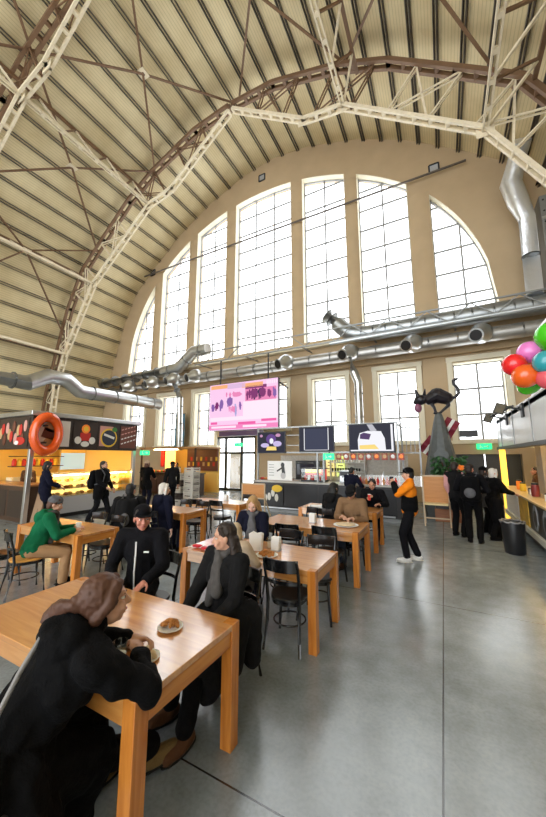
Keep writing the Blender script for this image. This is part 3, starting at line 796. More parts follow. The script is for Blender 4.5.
for zi, z in enumerate((.64, .86, 1.08)):
    for i in range(14):
        nm = PAS[(i*7+zi*3) % 3]
        if nm.name not in pm:
            q = MB(); q.ell((0, 0, .045), (.09, .075, .055), None, 10, 6); pm[nm.name] = q.mesh('pastry'); pm[nm.name].materials.append(nm)
        o = bpy.data.objects.new('pastry', pm[nm.name]); COL.objects.link(o); o.location = (-10.55-.22-.12*(i % 2), 5.85+i*.195, z+.001)
        tag(o, 'yellow baked pastry behind the glass of the kiosk display', 'pastry', 'pastries in the kiosk display')
c = thing('serving_counter', 'dark wooden serving counter on the kiosk side facing the edge of the picture', 'counter', (-12.6, 5.05, 0))
MB().span((-2.0, 0, 0), (2.0, .6, 1.0)).build('counter_front', KW, c, bevel=.01)
MB().span((-2.05, -.05, 1.0), (2.05, .65, 1.05)).build('counter_top', wood('counter_wood', (.3, .13, .05), (.45, .2, .07), .3, .3), c, bevel=.006)
for i in range(4): MB().span((-1.9+i*.97, -.012, .12), (-1.05+i*.97, 0, .88)).build('front_panel', KD, c, bevel=.004)
s = thing('leaning_board', 'brown wooden board leaning against the kiosk corner', 'board', (-10.3, 5.3, 0))
MB().bar((.12, -.2, 0), (-.05, .1, 1.25), .42, .03, (0, 1, 0)).build('board_sheet', mat('board_fawn', (.32, .2, .12), .6), s)
MB().bar((.145, -.2, .02), (-.02, .1, 1.22), .05, .03, (0, 1, 0)).build('board_edge', mat('board_dark', (.2, .12, .07), .6), s)
# things on the kiosk's inner shelf
sh = thing('back_shelf', 'bright back shelf inside the kiosk with a blue poster above it', 'shelf', (-13.4, 7.2, 0))
MB().span((0, -1.5, 0), (.4, 1.3, 1.15)).build('shelf_cabinet', CREAM, sh)
for z in (1.5, 1.85): MB().span((0, -1.5, z), (.3, .2, z+.03)).build('shelf_board', KW, sh)
MB().span((-.1, .3, 1.35), (-.05, 1.25, 2.0)).build('poster', BACKLIT('poster_blue', (.35, .55, .75), .6), sh, smooth=0)
jm = {}
for i in range(10):
    n = ('jar_a', 'jar_b')[i % 2]
    if n not in jm:
        q = MB(); q.lathe([(.06, 0), (.07, .02), (.07, .18), (.045, .22), (.045, .25)], n=12); jm[n] = q.mesh('jar'); jm[n].materials.append((RED, YLW)[i % 2])
    o = bpy.data.objects.new('jar', jm[n]); COL.objects.link(o); o.location = (-13.25, 5.82+i*.15, 1.531)
    tag(o, ('red' if i % 2 == 0 else 'yellow')+' jar on the back shelf inside the kiosk', 'jar', ('red' if i % 2 == 0 else 'yellow')+' jars on the kiosk back shelf')
ex = thing('exit_sign', 'small green exit sign at the far end of the kiosk front', 'sign', (-10.2, 8.75, 2.0))
GE = mat('exit_green', (.02, .6, .2), .5, emit=(.02, .8, .25), es=1.6)
def exit_face(p, w=.34, h=.17):
    MB().box((0, 0, 0), (w, .05, h)).build('sign_box', GE, p, bevel=.005)
    m = MB()   # running figure and arrow
    m.bar((-.09*w/.34, -.027, .03), (-.07*w/.34, -.027, -.01), .02, .004, (0, 1, 0)); m.bar((-.07*w/.34, -.027, -.01), (-.10*w/.34, -.027, -.06), .018, .004, (0, 1, 0)); m.bar((-.07*w/.34, -.027, -.01), (-.04*w/.34, -.027, -.05), .018, .004, (0, 1, 0))
    m.ell((-.085*w/.34, -.027, .052), (.013, .003, .013)); m.build('running_figure', WHT, p)
    a = MB(); a.bar((.0, -.027, 0), (.1*w/.34, -.027, 0), .022, .004, (0, 1, 0)); a.bar((.06*w/.34, -.027, .035), (.105*w/.34, -.027, 0), .02, .004, (0, 1, 0)); a.bar((.06*w/.34, -.027, -.035), (.105*w/.34, -.027, 0), .02, .004, (0, 1, 0)); a.build('arrow', WHT, p)
exit_face(ex); MB().bar((0, 0, .085), (0, 0, .3), .015, .015).build('hanger', DARK, ex)
ex.rotation_euler = (0, 0, R(50))

# ------------------------------------------------------------------ far stall with produce
f = thing('market_stall', 'far market stall with a dark counter under a band of food pictures', 'stall', (-12.2, 12.0, 0))
MB().span((-2.0, 0, 0), (1.7, .7, 1.0)).build('counter_front', KW, f, bevel=.01)
MB().span((-2.05, -.06, 1.0), (1.75, .74, 1.05)).build('counter_top', KD, f, bevel=.006)
for i in range(6): MB().span((-1.95+i*.6, -.015, .1), (-1.42+i*.6, 0, .9)).build('front_panel', mat('stall_plum', (.10, .05, .06), .4), f)
MB().span((-2.0, 1.8, 0), (1.7, 1.9, 2.25)).build('back_panel', WARM, f, smooth=0)
MB().span((-.4, 1.72, 1.1), (1.7, 1.8, 2.25)).build('picture_band', BRN, f, smooth=0)
MB().span((-2.1, -.1, 2.25), (1.8, 1.95, 2.33)).build('stall_roof', wood('roof_plank', (.4, .2, .08), (.55, .3, .12), .5, .1), f)
MB().span((-1.2, .9, 1.2), (-.5, .95, 2.15)).build('lit_panel', BACKLIT('panel_glow', (1, .65, .2), 1.2), f, smooth=0)
MB().span((-1.55, .9, 1.3), (-1.3, .95, 2.2)).build('red_banner', RED, f, smooth=0)
for x in (-1.98, 1.68): MB().bar((x, 0, 0), (x, 0, 2.25), .07, .07).build('stall_post', KD, f)
for i in range(12): MB().box((-.25+.17*i, 1.715, 1.45+.28*(i % 2)), (.13, .012, .2)).build('food_picture', (TAN, RED, YLW)[i % 3], f, smooth=0)
MB().box((-.8, .5, 2.22), (1.6, .1, .04)).build('strip_lamp', LAMPW, f, smooth=0)
fm = {}
for i in range(24):
    n = ('fruit_red', 'fruit_orange', 'fruit_green')[i % 3]
    if n not in fm:
        q = MB(); q.ell((0, 0, .055), (.055, .055, .055), None, 10, 7); fm[n] = q.mesh('fruit'); fm[n].materials.append((RED, ORG, mat('fruit_green', (.2, .4, .05), .4))[i % 3])
    o = bpy.data.objects.new('fruit', fm[n]); COL.objects.link(o); o.location = (-14.0+.14*(i % 12), 12.2+.15*(i//12), 1.051)
    cn = n.split('_')[1]; tag(o, cn+' fruit set out on the far market stall counter', 'fruit', cn+' fruit on the far stall')
# stacked crates: two columns
CR = mat('crate_pale', (.62, .60, .56), .6); CRD = mat('crate_dark', (.05, .04, .04), .5)
def crate(x, y, z, rz, m, label, grp):
    c = thing('crate', label, 'crate', (x, y, z), rz, grp)
    w, d, h = .46, .38, .24
    MB().box((0, 0, .01), (w, d, .02)).build('crate_floor', m, c)
    for sy in (-1, 1):
        s = MB()
        for zz in (.045, .115, .2): s.box((0, sy*(d/2-.01), zz), (w, .02, .05))
        for xx in (-w/2+.02, w/2-.02): s.box((xx, sy*(d/2-.01), h/2), (.04, .022, h))
        s.build('crate_side', m, c, smooth=0)
    for sx in (-1, 1):
        s = MB()
        for zz in (.045, .2): s.box((sx*(w/2-.01), 0, zz), (.02, d-.04, .05))
        s.build('crate_end', m, c, smooth=0)
ordw = ['bottom', 'second', 'third', 'fourth', 'fifth', 'top']
for i in range(6): crate(-8.55+.012*(i % 2), 9.6, i*.242, .03*(-1)**i, CR, ordw[i]+' pale crate of the tall stack nearest the aisle', 'pale crate stack')
for i in range(5): crate(-9.15, 9.62+.01*(i % 2), i*.242, -.02*(-1)**i, CRD if i % 2 else CR, ordw[i if i < 4 else 5]+' crate of the shorter stack beside the pale stack', 'mixed crate stack')
bn = thing('hanging_banner', 'tall orange and blue painted banner hanging between the low windows', 'banner', (-14.0, 14.5, 3.25))
MB().box((0, 0, 0), (.75, .02, 2.3)).build('banner_cloth', mat('banner_blue', (.08, .2, .3), .6, noise=.4, nscale=4), bn)
MB().ell((.05, -.015, .25), (.25, .012, .6)).build('orange_figure', mat('banner_orange', (.7, .3, .06), .6, noise=.3, nscale=6), bn)
MB().ell((-.05, -.015, .95), (.3, .012, .12)).build('pale_band', WHT, bn)
MB().tube([(-.42, 0, 1.16), (.42, 0, 1.16)], .02).build('banner_rod', DARK, bn)

# ------------------------------------------------------------------ big screen
S = thing('video_wall', 'big hanging screen showing a pink crowd picture with ticker bars', 'screen', (-7.91, 12.0, 4.14))
SW, SH = 3.7, 2.22
MB().box((0, .1, 0), (SW, .16, SH)).build('cabinet', DARK, S, bevel=.01)
def em(n, c, s=1.0): return mat(n, (.004, .004, .004), .4, emit=c, es=s, spec=.15)
MB().box((0, .012, 0), (SW-.04, .02, SH-.04)).build('display', em('scr_pink', (.98, .62, .88), 1.0), S, smooth=0)
def spx(u0, v0, u1, v1, n, c, d=0): MB().span((-SW/2+.02+u0*(SW-.04), -.002-d, SH/2-.02-v1*(SH-.04)), (-SW/2+.02+u1*(SW-.04), .004-d, SH/2-.02-v0*(SH-.04))).build('picture_patch', em(n, c), S, smooth=0)
spx(.02, .02, .28, .10, 'scr_orange', (.95, .45, .2)); spx(.28, .02, .55, .12, 'scr_lilac', (.75, .5, .75)); spx(.5, .04, .8, .13, 'scr_orange', (.95, .45, .2)); spx(.55, .10, .85, .17, 'scr_plum', (.22, .03, .16))
spx(.55, .16, .98, .42, 'scr_rose', (.85, .25, .5)); spx(.52, .42, 1, .74, 'scr_pale', (1, .82, .95)); spx(.02, .72, 1, .80, 'scr_pale', (1, .82, .95))
for i, (u, v, a, bb, n, c) in enumerate(((.04, .42, .05, .16, 'scr_violet', (.25, .12, .4)), (.10, .40, .05, .15, 'scr_plum', (.22, .03, .16)), (.17, .36, .05, .2, 'scr_violet', (.25, .12, .4)), (.28, .30, .08, .2, 'scr_violet', (.25, .12, .4)), (.30, .5, .08, .12, 'scr_rose', (.85, .2, .4)), (.4, .46, .03, .22, 'scr_blue', (.4, .4, .7)),
        (.24, .2, .16, .1, 'scr_rose', (.85, .25, .5)), (.56, .18, .1, .2, 'scr_plum', (.22, .03, .16)), (.66, .2, .1, .18, 'scr_black', (.05, .02, .08)), (.75, .18, .08, .2, 'scr_plum', (.22, .03, .16)), (.86, .22, .05, .15, 'scr_plum', (.22, .03, .16)), (.93, .2, .05, .16, 'scr_violet', (.25, .12, .4)), (.47, .42, .02, .15, 'scr_violet', (.25, .12, .4)))):
    for q_ in range(2 if a < .09 and n not in ('scr_rose',) else 4):
        m = MB(); cx, cz = -SW/2+(u+a*(.2+.33*q_))*SW, SH/2-(v+bb*(.5+.14*math.sin(3*q_+i)))*SH; h = SH*bb*.5; wd = .05+.02*math.sin(i+q_)
        d = -.006-.0004*i-.0002*q_
        m.prism([(cx-wd*.5, cz-h), (cx+wd*.6, cz-h*.95), (cx+wd*.8, cz+h*.1), (cx+wd*1.3, cz-h*.1), (cx+wd*.9, cz+h*.45), (cx-wd*.9, cz+h*.45), (cx-wd*1.2, cz-h*.2), (cx-wd*.7, cz)], d, 0, 'Y'); m.prism([(cx+.045*math.cos(k), cz+h*.62+.05*math.sin(k)) for k in range(6)], d, 0, 'Y')
        m.build('crowd_figure', em(n, c), S, smooth=0)
    m.prism([(cx+a*SW/2*math.cos(2*PI*k/12)*(1+.2*math.sin(5*k+i)), cz+bb*SH/2*math.sin(2*PI*k/12)*(1+.2*math.cos(3*k+i))) for k in range(12)], -.006-.0006*i, 0, 'Y').build('crowd_figure', em(n, c), S, smooth=0)
for u, v, a in ((.03, .82, .1), (.45, .84, .25), (.78, .80, .2)): spx(u, v, u+a, v+.05, 'scr_crimson', (.9, .12, .4), .004)
spx(.0, .89, 1, .98, 'scr_hot', (.93, .25, .55)); spx(.04, .91, .42, .955, 'scr_pale', (1, .82, .95), .004); spx(.52, .91, .85, .955, 'scr_pale', (1, .82, .95), .004)
for i in range(6): spx(.85+.025*i, .03, .865+.025*i, .1, 'scr_pale', (1, .82, .95), .003)
for x in (-1.3, 1.3): MB().bar((x, .12, SH/2), (x, .12, 3.2-.9), .05, .05).build('hanging_rod', DARK, S)
MB().bar((1.8, .1, .95), (2.35, -.1, .55), .06, .06).build('side_arm', DARK, S)
MB().box((-.1, .1, -1.25), (2.2, .3, .22)).build('screen_base_box', mat('aubergine', (.07, .03, .08), .4), S, bevel=.01)
# ------------------------------------------------------------------ screen framed food bar along the end wall
B = thing('food_bar', 'long food bar with a dark tube frame carrying screens above its counter', 'food bar', (-3.6, 10.0, 0))
MB().span((-2.45, 0, .1), (2.45, .65, .98)).build('counter_front', mat('bar_dark', (.03, .028, .03), .3), B, bevel=.01)
MB().span((-2.4, .05, 0), (2.4, .6, .1)).build('plinth', TIN_D, B)
MB().span((-2.5, -.06, .98), (2.5, .7, 1.03)).build('counter_top', mat('bar_top', (.5, .48, .45), .3), B, bevel=.005)
for x in (-2.4, -.12, .1, 2.42): MB().bar((x, .25, 1.03), (x, .25, 2.88), .055, .055, (0, 1, 0)).build('frame_post', TIN_D, B)
for x in (2.42, 2.95):
    MB().bar((x, 1.4, 0), (x, 1.4, 2.78), .045, .045, (0, 1, 0)).build('frame_post', TIN_D, B)
for z in (2.0, 2.88): MB().bar((-2.45, .25, z), (2.45, .25, z), .05, .05).build('frame_rail', TIN_D, B)
for z in (2.25, 2.6): MB().bar((-1.3, .26, z), (.3, .26, z), .025, .025).build('frame_rail', TIN_D, B)
for z in (2.0, 2.84): MB().bar((2.42, .25, z), (2.42, 1.4, z), .04, .04).build('side_rail', TIN_D, B); MB().bar((2.42, 1.4, z-.02), (2.95, 1.4, z-.02), .04, .04).build('side_rail', TIN_D, B)
for k in range(3): MB().bar((2.55+k*.13, 1.4, 2.0), (2.55+k*.13, 1.4, 2.8), .02, .02, (0, 1, 0)).build('side_bar', TIN_D, B)
for i in range(4): MB().span((-2.4+1.2*i, -.012, .16), (-1.26+1.2*i, 0, .92)).build('front_panel', BLACKP, B, bevel=.004)
MB().span((-2.35, -.2, .16), (2.3, -.16, .2)).build('foot_rail', TIN, B)
# back counter and shelving behind it
k = thing('back_counter', 'pale back counter with shelves of cups behind the food bar', 'counter', (-3.6, 11.6, 0))
MB().span((-2.4, 0, 0), (2.5, .55, 1.0)).build('cabinet', mat('back_grey', (.4, .38, .36), .5), k)
MB().span((-2.4, .5, 1.0), (2.5, .55, 1.9)).build('back_board', mat('back_stone', (.55, .52, .48), .6, noise=.4, nscale=14), k, smooth=0)
for z in (1.3, 1.62): MB().span((-.2, .2, z), (1.1, .5, z+.025)).build('shelf_board', WHITE, k)
for x in (-.2, 1.08): MB().span((x, .2, 1.0), (x+.02, .5, 1.9)).build('shelf_side', WHITE, k)
cm = {}
for j, z in enumerate((1.325, 1.645)):
    for i in range(11):
        n = ('white', 'black')[j]
        if n not in cm:
            q = MB(); q.lathe([(.03, 0), (.042, .11), (.038, .11), (.027, .01)], n=12); cm[n] = q.mesh('cup'); cm[n].materials.append((BLACKP, WHITE)[j])
        o = bpy.data.objects.new('takeaway_cup', cm[n]); COL.objects.link(o); o.location = (-3.72+.1*i, 11.9, z+.001)
        c_ = 'white' if j else 'black'
        tag(o, c_+' takeaway cup lined up on the '+('upper' if j else 'lower')+' shelf behind the food bar', 'cup', c_+' cups behind the food bar')
def screen(label, x, z, w, h, y=10.16):
    s = thing('menu_screen', label, 'screen', (x, y, z), 0, 'screens on the food bar frame')
    MB().box((0, .03, 0), (w, .06, h)).build('screen_housing', BLACKP, s, bevel=.006)
    MB().box((0, -.002, 0), (w-.05, .008, h-.05)).build('display', em('scr_night', (.012, .012, .03), 1), s, smooth=0)
    MB().bar((0, .06, 0), (0, .1, 0), .2, .2).build('wall_bracket', DARK, s)
    return s
def sp(s, pts, n, c, d=0., nm='picture_patch'): MB().prism(pts, -.012-d, -.004, 'Y').build(nm, em(n, c), s, smooth=0)
circ = lambda x, z, rx, rz, n=16, ph=0: [(x+rx*math.cos(2*PI*i/n+ph), z+rz*math.sin(2*PI*i/n+ph)) for i in range(n)]
s = screen('dark screen showing purple and white splashes over a yellow strip, beside the glass door', -5.42, 2.36, 1.12, .76)
sp(s, circ(0, .12, .2, .18), 'scr_indigo', (.12, .05, .25)); sp(s, circ(-.25, -.1, .17, .08), 'scr_lav', (.6, .5, .8)); sp(s, circ(.25, -.05, .17, .1), 'scr_lav', (.6, .5, .8), .001); sp(s, circ(.28, .25, .1, .06), 'scr_mauve', (.6, .3, .5)); sp(s, [(-.2, -.28), (.22, -.28), (.2, -.15), (-.15, -.14)], 'scr_gold', (.95, .7, .2), .002); sp(s, circ(.02, .05, .08, .1), 'scr_white', (.9, .9, .95), .003); sp(s, circ(-.4, .24, .06, .05), 'scr_mauve', (.6, .3, .5))
s = screen('blank navy screen with two thin white upright lines', -3.72, 2.44, 1.24, .84)
for x in (-.42, .42): sp(s, [(x-.012, -.36), (x+.012, -.36), (x+.012, .36), (x-.012, .36)], 'scr_white', (.9, .9, .95))
sp(s, [(-.4, -.37), (.4, -.37), (.4, -.355), (-.4, -.355)], 'scr_white', (.9, .9, .95)); sp(s, [(-.38, -.34), (.38, -.34), (.38, .34), (-.38, .34)], 'scr_navy', (.03, .035, .075))
s = screen('bright screen showing a white rounded shape with a yellow base', -1.93, 2.43, 1.38, .9)
sp(s, [(-.64, -.40), (.64, -.40), (.64, -.36), (-.64, -.36)], 'scr_white', (.9, .9, .95)); sp(s, [(.58, -.4), (.64, -.4), (.64, .4), (.58, .4)], 'scr_white', (.9, .9, .95))
sp(s, [(-.40, -.36), (.42, -.36), (.40, -.02), (.3, .2), (-.1, .22), (-.34, .16), (-.41, -.05)], 'scr_white', (.9, .9, .95), .001); sp(s, [(-.34, -.02), (-.06, -.05), (.0, .12), (-.22, .17), (-.33, .12)], 'scr_plumdark', (.07, .03, .12), .003); sp(s, [(-.36, -.34), (.22, -.34), (.1, -.2), (-.36, -.22)], 'scr_gold', (.95, .7, .2), .003); sp(s, [(.0, .2), (.18, .22), (.05, .42), (-.12, .42)], 'scr_grey', (.5, .5, .55), .002)
# row of little menu cards under the rail
for i in range(9):
    x = -2.98+.235*i
    c = thing('menu_card', 'small red food picture card hanging under the frame rail of the food bar', 'card', (x, 10.22, 1.86), 0, 'picture cards under the food bar rail')
    MB().box((0, 0, 0), (.17, .012, .2)).build('card_sheet', mat('card_red', (.35, .06, .04), .5), c, smooth=0)
    MB().ell((0, -.007, .01), (.06, .004, .06)).build('card_picture', (TAN, WHT, ORG)[i % 3], c)
    MB().bar((0, 0, .1), (0, 0, .125), .01, .01).build('card_hook', DARK, c)
ex = thing('exit_sign', 'green exit sign hung on the frame of the food bar', 'sign', (-3.28, 10.1, 1.86)); exit_face(ex, .36, .2)
MB().bar((0, .02, .09), (0, .1, .16), .02, .02).build('hanger', DARK, ex)
ex = thing('exit_sign', 'green exit sign above the dark double door', 'sign', (1.43, 14.93, 2.25)); exit_face(ex, .5, .22)
ex = thing('exit_sign', 'green exit sign on the black glazed door frame under the pink screen', 'sign', (-10.05, 14.98, 2.5)); exit_face(ex, .5, .2)
mb = thing('menu_board', 'white menu board with a black drawn figure on the food bar', 'board', (-5.05, 10.1, 1.38))
MB().box((0, 0, 0), (.95, .02, .66)).build('board_sheet', WHITE, mb, bevel=.004)
m = MB(); m.ell((.12, -.012, .2), (.07, .005, .08)); m.bar((.12, -.012, .15), (.16, -.012, -.1), .12, .008, (0, 1, 0)); m.bar((.1, -.012, .1), (-.1, -.012, -.02), .05, .008, (0, 1, 0)); m.build('drawn_figure', BLACKP, mb)
m2 = MB(); m2.ell((.14, -.013, -.16), (.1, .005, .12)); m2.build('grey_apron', mat('grey_print', (.5, .5, .52), .6), mb)
for i in range(5): MB().box((-.32, -.012, .2-.09*i), (.2, .004, .02)).build('menu_line', TIN_D, mb, smooth=0)
dc = thing('display_case', 'glass display case with bright red and yellow packs on the food bar', 'display case', (-3.9, 10.25, 1.031))
MB().span((-.42, 0, 0), (.42, .38, .05)).build('case_base', DARK, dc); MB().span((-.42, 0, .42), (.42, .38, .46)).build('case_top', DARK, dc)
for x in (-.41, .41): MB().bar((x, .02, .05), (x, .02, .42), .02, .02).build('case_post', DARK, dc)
MB().span((-.4, .0, .05), (.4, .008, .42)).build('front_glass', GLASS_D, dc, smooth=0)
MB().span((-.38, .3, .06), (.38, .34, .4)).build('back_picture', BACKLIT('case_red', (.8, .12, .1), .5), dc, smooth=0); MB().span((-.38, .29, .27), (.2, .3, .4)).build('yellow_band', BACKLIT('case_yellow', (.95, .75, .15), .6), dc, smooth=0)
pk = {}
for i in range(6):
    n = ('red', 'white')[i % 2]
    if n not in pk:
        q = MB(); q.box((0, 0, .08), (.09, .07, .16)); pk[n] = q.mesh('pack'); pk[n].materials.append((RED, WHITE)[i % 2])
    o = bpy.data.objects.new('food_pack', pk[n]); COL.objects.link(o); o.location = (-4.2+.12*i, 10.4, 1.082)
    tag(o, n+' food pack inside the glass case on the food bar', 'pack', n+' packs in the glass case')
for i, (x, m_, lab) in enumerate(((-2.95, GRN, 'small potted green plant on the food bar counter'), )):
    p = thing('potted_plant', lab, 'plant', (x, 10.3, 1.031)); MB().lathe([(.05, 0), (.07, .12), (.06, .12), (.05, .1)], n=14).build('pot', WHITE, p)
    q = MB()
    for j in range(12): a = j*2.4; q.ell((.05*math.cos(a), .05*math.sin(a), .16+.01*j), (.03, .012, .04), Euler((.6*math.sin(a), .6*math.cos(a), a)).to_matrix(), 8, 5)
    q.build('leaves', GRN, p)
# pictures on the front of the bar
fp = thing('front_poster', 'black and white poster with a yellow patch low on the front of the food bar', 'poster', (-5.4, 9.96, .62))
MB().box((0, 0, 0), (1.1, .02, .6)).build('poster_sheet', BLACKP, fp)
for i in range(6): MB().prism(circ(-.4+.14*i, -.08+.1*math.sin(i*2), .07, .13, 10), -.016, -.01, 'Y').build('pale_shape', WHT, fp, smooth=0)
MB().prism(circ(.32, .17, .2, .12, 12), -.02, -.012, 'Y').build('yellow_shape', YLW, fp, smooth=0)
# menu stands: wood boards on thin legs
OB = wood('orange_ply', (.5, .2, .05), (.6, .27, .08), .45, .1)
def stand(x, y, rz, w, h, zb, label):
    s = thing('board_stand', label, 'stand', (x, y, 0), rz, 'orange board stands')
    MB().box((0, 0, zb+h/2), (w, .03, h)).build('board', OB, s, bevel=.004)
    m = MB()
    for a, b in (((-w/2, 0, zb), (-w/2, 0, zb+h)), ((w/2, 0, zb), (w/2, 0, zb+h)), ((-w/2, 0, zb+h), (w/2, 0, zb+h)), ((-w/2, 0, zb), (w/2, 0, zb))): m.bar(a, b, .04, .035, (0, 1, 0))
    m.build('board_frame', mat('pale_frame', (.55, .42, .28), .5), s)
    for sx in (-1, 1):
        MB().bar((sx*w/2, 0, 0), (sx*w/2, 0, zb), .035, .035, (0, 1, 0)).build('leg', mat('pale_frame', (.55, .42, .28), .5), s)
        MB().bar((sx*w/2, .02, zb), (sx*w/2, .4, 0), .03, .03, (0, 1, 0)).build('leg', mat('pale_frame', (.55, .42, .28), .5), s)
    return s
stand(-5.2, 8.6, 0, .8, .42, .62, 'orange board stand in front of the poster, behind the blond girl')
st = stand(-.25, 10.0, 0, .62, .72, .62, 'tall orange board stand behind the man in the orange jacket')
MB().box((0, -.17, .62), (.56, .36, .04)).build('ledge', mat('cream_ledge', (.8, .65, .35), .4), st, bevel=.006)
MB().bar((-.31, -.02, .22), (.31, -.02, .22), .03, .03).build('stretcher', mat('pale_frame', (.55, .42, .28), .5), st)
# shelf of bottles low on the bar, by the orange jacket
gi = {}
for i in range(14):
    n = ('red', 'pink', 'brown')[i % 3]
    if n not in gi:
        q = MB(); q.lathe([(.035, 0), (.04, .02), (.04, .13), (.016, .18), (.016, .22), (.004, .22)], n=12); gi[n] = q.mesh('bottle'); gi[n].materials.append((RED, PNK, FOOD)[i % 3])
    o = bpy.data.objects.new('sauce_bottle', gi[n]); COL.objects.link(o); o.location = (-2.3+.085*i, 10.15+.1*(i % 2), 1.031)
    tag(o, n+' bottle in the row on the food bar counter behind the orange jacket', 'bottle', n+' bottles on the food bar')

# ------------------------------------------------------------------ cat on a cone, flags, planter
P_ = thing('planter', 'tall dark planter box of leafy plants under the cat sculpture', 'planter', (.12, 11.2, 0))
MB().span((-.42, -.35, .35), (.42, .35, 1.15)).build('planter_box', BLACKP, P_, bevel=.01)
MB().span((-.45, -.38, 0), (.45, .38, .35)).build('wooden_base', wood('planter_wood', (.25, .09, .04), (.38, .15, .06), .5, .1), P_, bevel=.01)
LEAF = mat('plant_leaf', (.03, .11, .03), .45, noise=.5, nscale=8)
def leaves(n, spread_, z0, z1, L, seed):
    r = random.Random(seed); q = MB()
    for i in range(n):
        a = r.random()*6.28; d = spread_*math.sqrt(r.random()); z = z0+(z1-z0)*r.random()
        M = Euler((r.uniform(-1.1, 1.1), r.uniform(-1.1, 1.1), a)).to_matrix()
        c = V((d*math.cos(a), d*math.sin(a)*.8, z)); l = L*r.uniform(.7, 1.3)
        pts = [(-l*.5, 0, 0), (-l*.15, l*.2, .02), (l*.25, l*.16, .015), (l*.5, 0, -.01), (l*.25, -l*.16, .015), (-l*.15, -l*.2, .02)]
        q.add([c + M @ V(p) for p in pts], [(0, 1, 2, 3, 4, 5)])
    return q
leaves(420, .5, 1.1, 1.85, .17, 3).build('foliage', LEAF, P_, smooth=0)
for i in range(7): MB().tube([(.1*math.sin(i), .1*math.cos(i), 1.1), (.25*math.sin(i*1.7), .2*math.cos(i*1.7), 1.7)], .012, 6).build('stem', BRN, P_)
q = MB()
for i in range(16): q.ell((.25+.1*math.sin(i*2.3), -.3+.1*math.cos(i*1.9), 1.55+.1*math.sin(i*3.1)), (.05, .05, .03), None, 8, 5)
q.build('orange_blooms', ORG, P_)
G = mat('cone_slate', (.10, .11, .11), .55, noise=.3, nscale=9, bump=.3, bscale=14)
CT = thing('cat_sculpture', 'black cat with raised tail arching its back on top of a slate cone tower', 'sculpture', (-.05, 11.9, 0))
n = 10
MB().lathe([(.62, 0), (.60, .9), (.47, 1.6), (.30, 2.4), (.17, 3.0), (.11, 3.25), (.05, 3.3)], n=10).build('cone_roof', G, CT, smooth=25)
MB().prism([(-.2, 1.5), (.2, 1.5), (.2, 1.95), (0, 2.2), (-.2, 1.95)], -.62, -.2, 'Y').build('dormer', G, CT)
CAT = mat('cat_black', (.012, .010, .016), .35)
c = MB()
zc = 3.3
c.cap((-.17, 0, zc+.44), (.0, 0, zc+.54), .18, .23); c.cap((0, 0, zc+.54), (.2, 0, zc+.44), .23, .19)          # arched trunk
c.cap((.2, 0, zc+.42), (.22, 0, zc+.36), .13, .11)
for sy in (-.06, .06):
    c.cap((-.18, sy, zc+.36), (-.09, sy, zc+.18), .055, .04); c.cap((-.09, sy, zc+.18), (-.05, sy*.7, zc+.0), .04, .035); c.ell((-.08, sy*.7, zc+.01), (.05, .035, .03))
    c.cap((.22, sy, zc+.36), (.26, sy, zc+.22), .08, .045); c.cap((.26, sy, zc+.22), (.08, sy*.7, zc+.05), .045, .032); c.ell((.05, sy*.7, zc+.02), (.05, .035, .03))
c.cap((-.18, 0, zc+.44), (-.32, 0, zc+.44), .1, .09)                      # neck
c.ell((-.42, 0, zc+.44), (.17, .13, .16)); c.ell((-.54, 0, zc+.38), (.08, .08, .07))
for sy in (-1, 1): c.cap((-.40+sy*.07, sy*.08, zc+.54), (-.42+sy*.13, sy*.11, zc+.80), .065, .014)
T = [(.28, 0, zc+.42), (.42, 0, zc+.44), (.52, 0, zc+.56), (.50, 0, zc+.72), (.42, 0, zc+.84), (.42, 0, zc+.95), (.50, 0, zc+.99)]
for a, b in zip(T, T[1:]): c.cap(a, b, .042, .04)
c.v = [(p[0]*1.22, p[1]*1.4, zc+(p[2]-zc)*1.12-.02) for p in c.v]
blob('cat_body', c, CAT, CT, .018, 2)
for sy in (-1, 1): MB().ell((-.68, sy*.08-.02, zc+.52), (.02, .02, .022)).build('eye', WHT, CT)
MB().ell((-.60, -.02, zc+.2), (.12, .1, .16)).build('held_fish', mat('fish_purple', (.25, .08, .15), .4), CT)
MR = mat('flag_maroon', (.22, .01, .03), .6); 
def flag(x, z, rot, label):
    f = thing('flag', label, 'flag', (x, 12.15, z), 0, 'maroon and white flags on the cone tower')
    def strip(a, b, m, nm):
        P = []; F = []
        for i in range(9):
            for h in (a, b):
                u = .12+i/8*.62; P.append((u, .07*math.sin(i*1.1), h))
        Q = [(p[0], p[1]+.012, p[2]) for p in P]; n = len(P)
        for i in range(8): F += [(2*i, 2*i+2, 2*i+3, 2*i+1), (n+2*i, n+2*i+1, n+2*i+3, n+2*i+2), (2*i, n+2*i, n+2*i+2, 2*i+2), (2*i+1, 2*i+3, n+2*i+3, n+2*i+1)]
        F += [(0, 1, n+1, n), (16, n+16, n+17, 17)]
        MB().add(P+Q, F).build(nm, m, f, smooth=60)
    strip(-.22, -.05, MR, 'maroon_stripe'); strip(-.05, .05, WHT, 'white_stripe'); strip(.05, .22, MR, 'maroon_stripe')
    MB().tube([(-.3, .006, 0), (.12, .006, 0)], .015).build('flag_pole', DARK, f)
    f.rotation_euler = (0, R(rot), 0)
flag(-.12, 2.55, 128, 'maroon and white flag spread out beside the cone tower, lower of the two')
flag(.0, 2.45, -58, 'maroon and white flag rising along the cone tower, higher of the two')
sk = thing('wall_screen', 'small black screen standing on the window sill by the counter building', 'screen', (.95, 14.85, 2.62))
MB().box((0, 0, .14), (.62, .05, .26)).build('housing', BLACKP, sk, bevel=.006); MB().box((0, -.0, .005), (.2, .14, .01)).build('foot', BLACKP, sk)
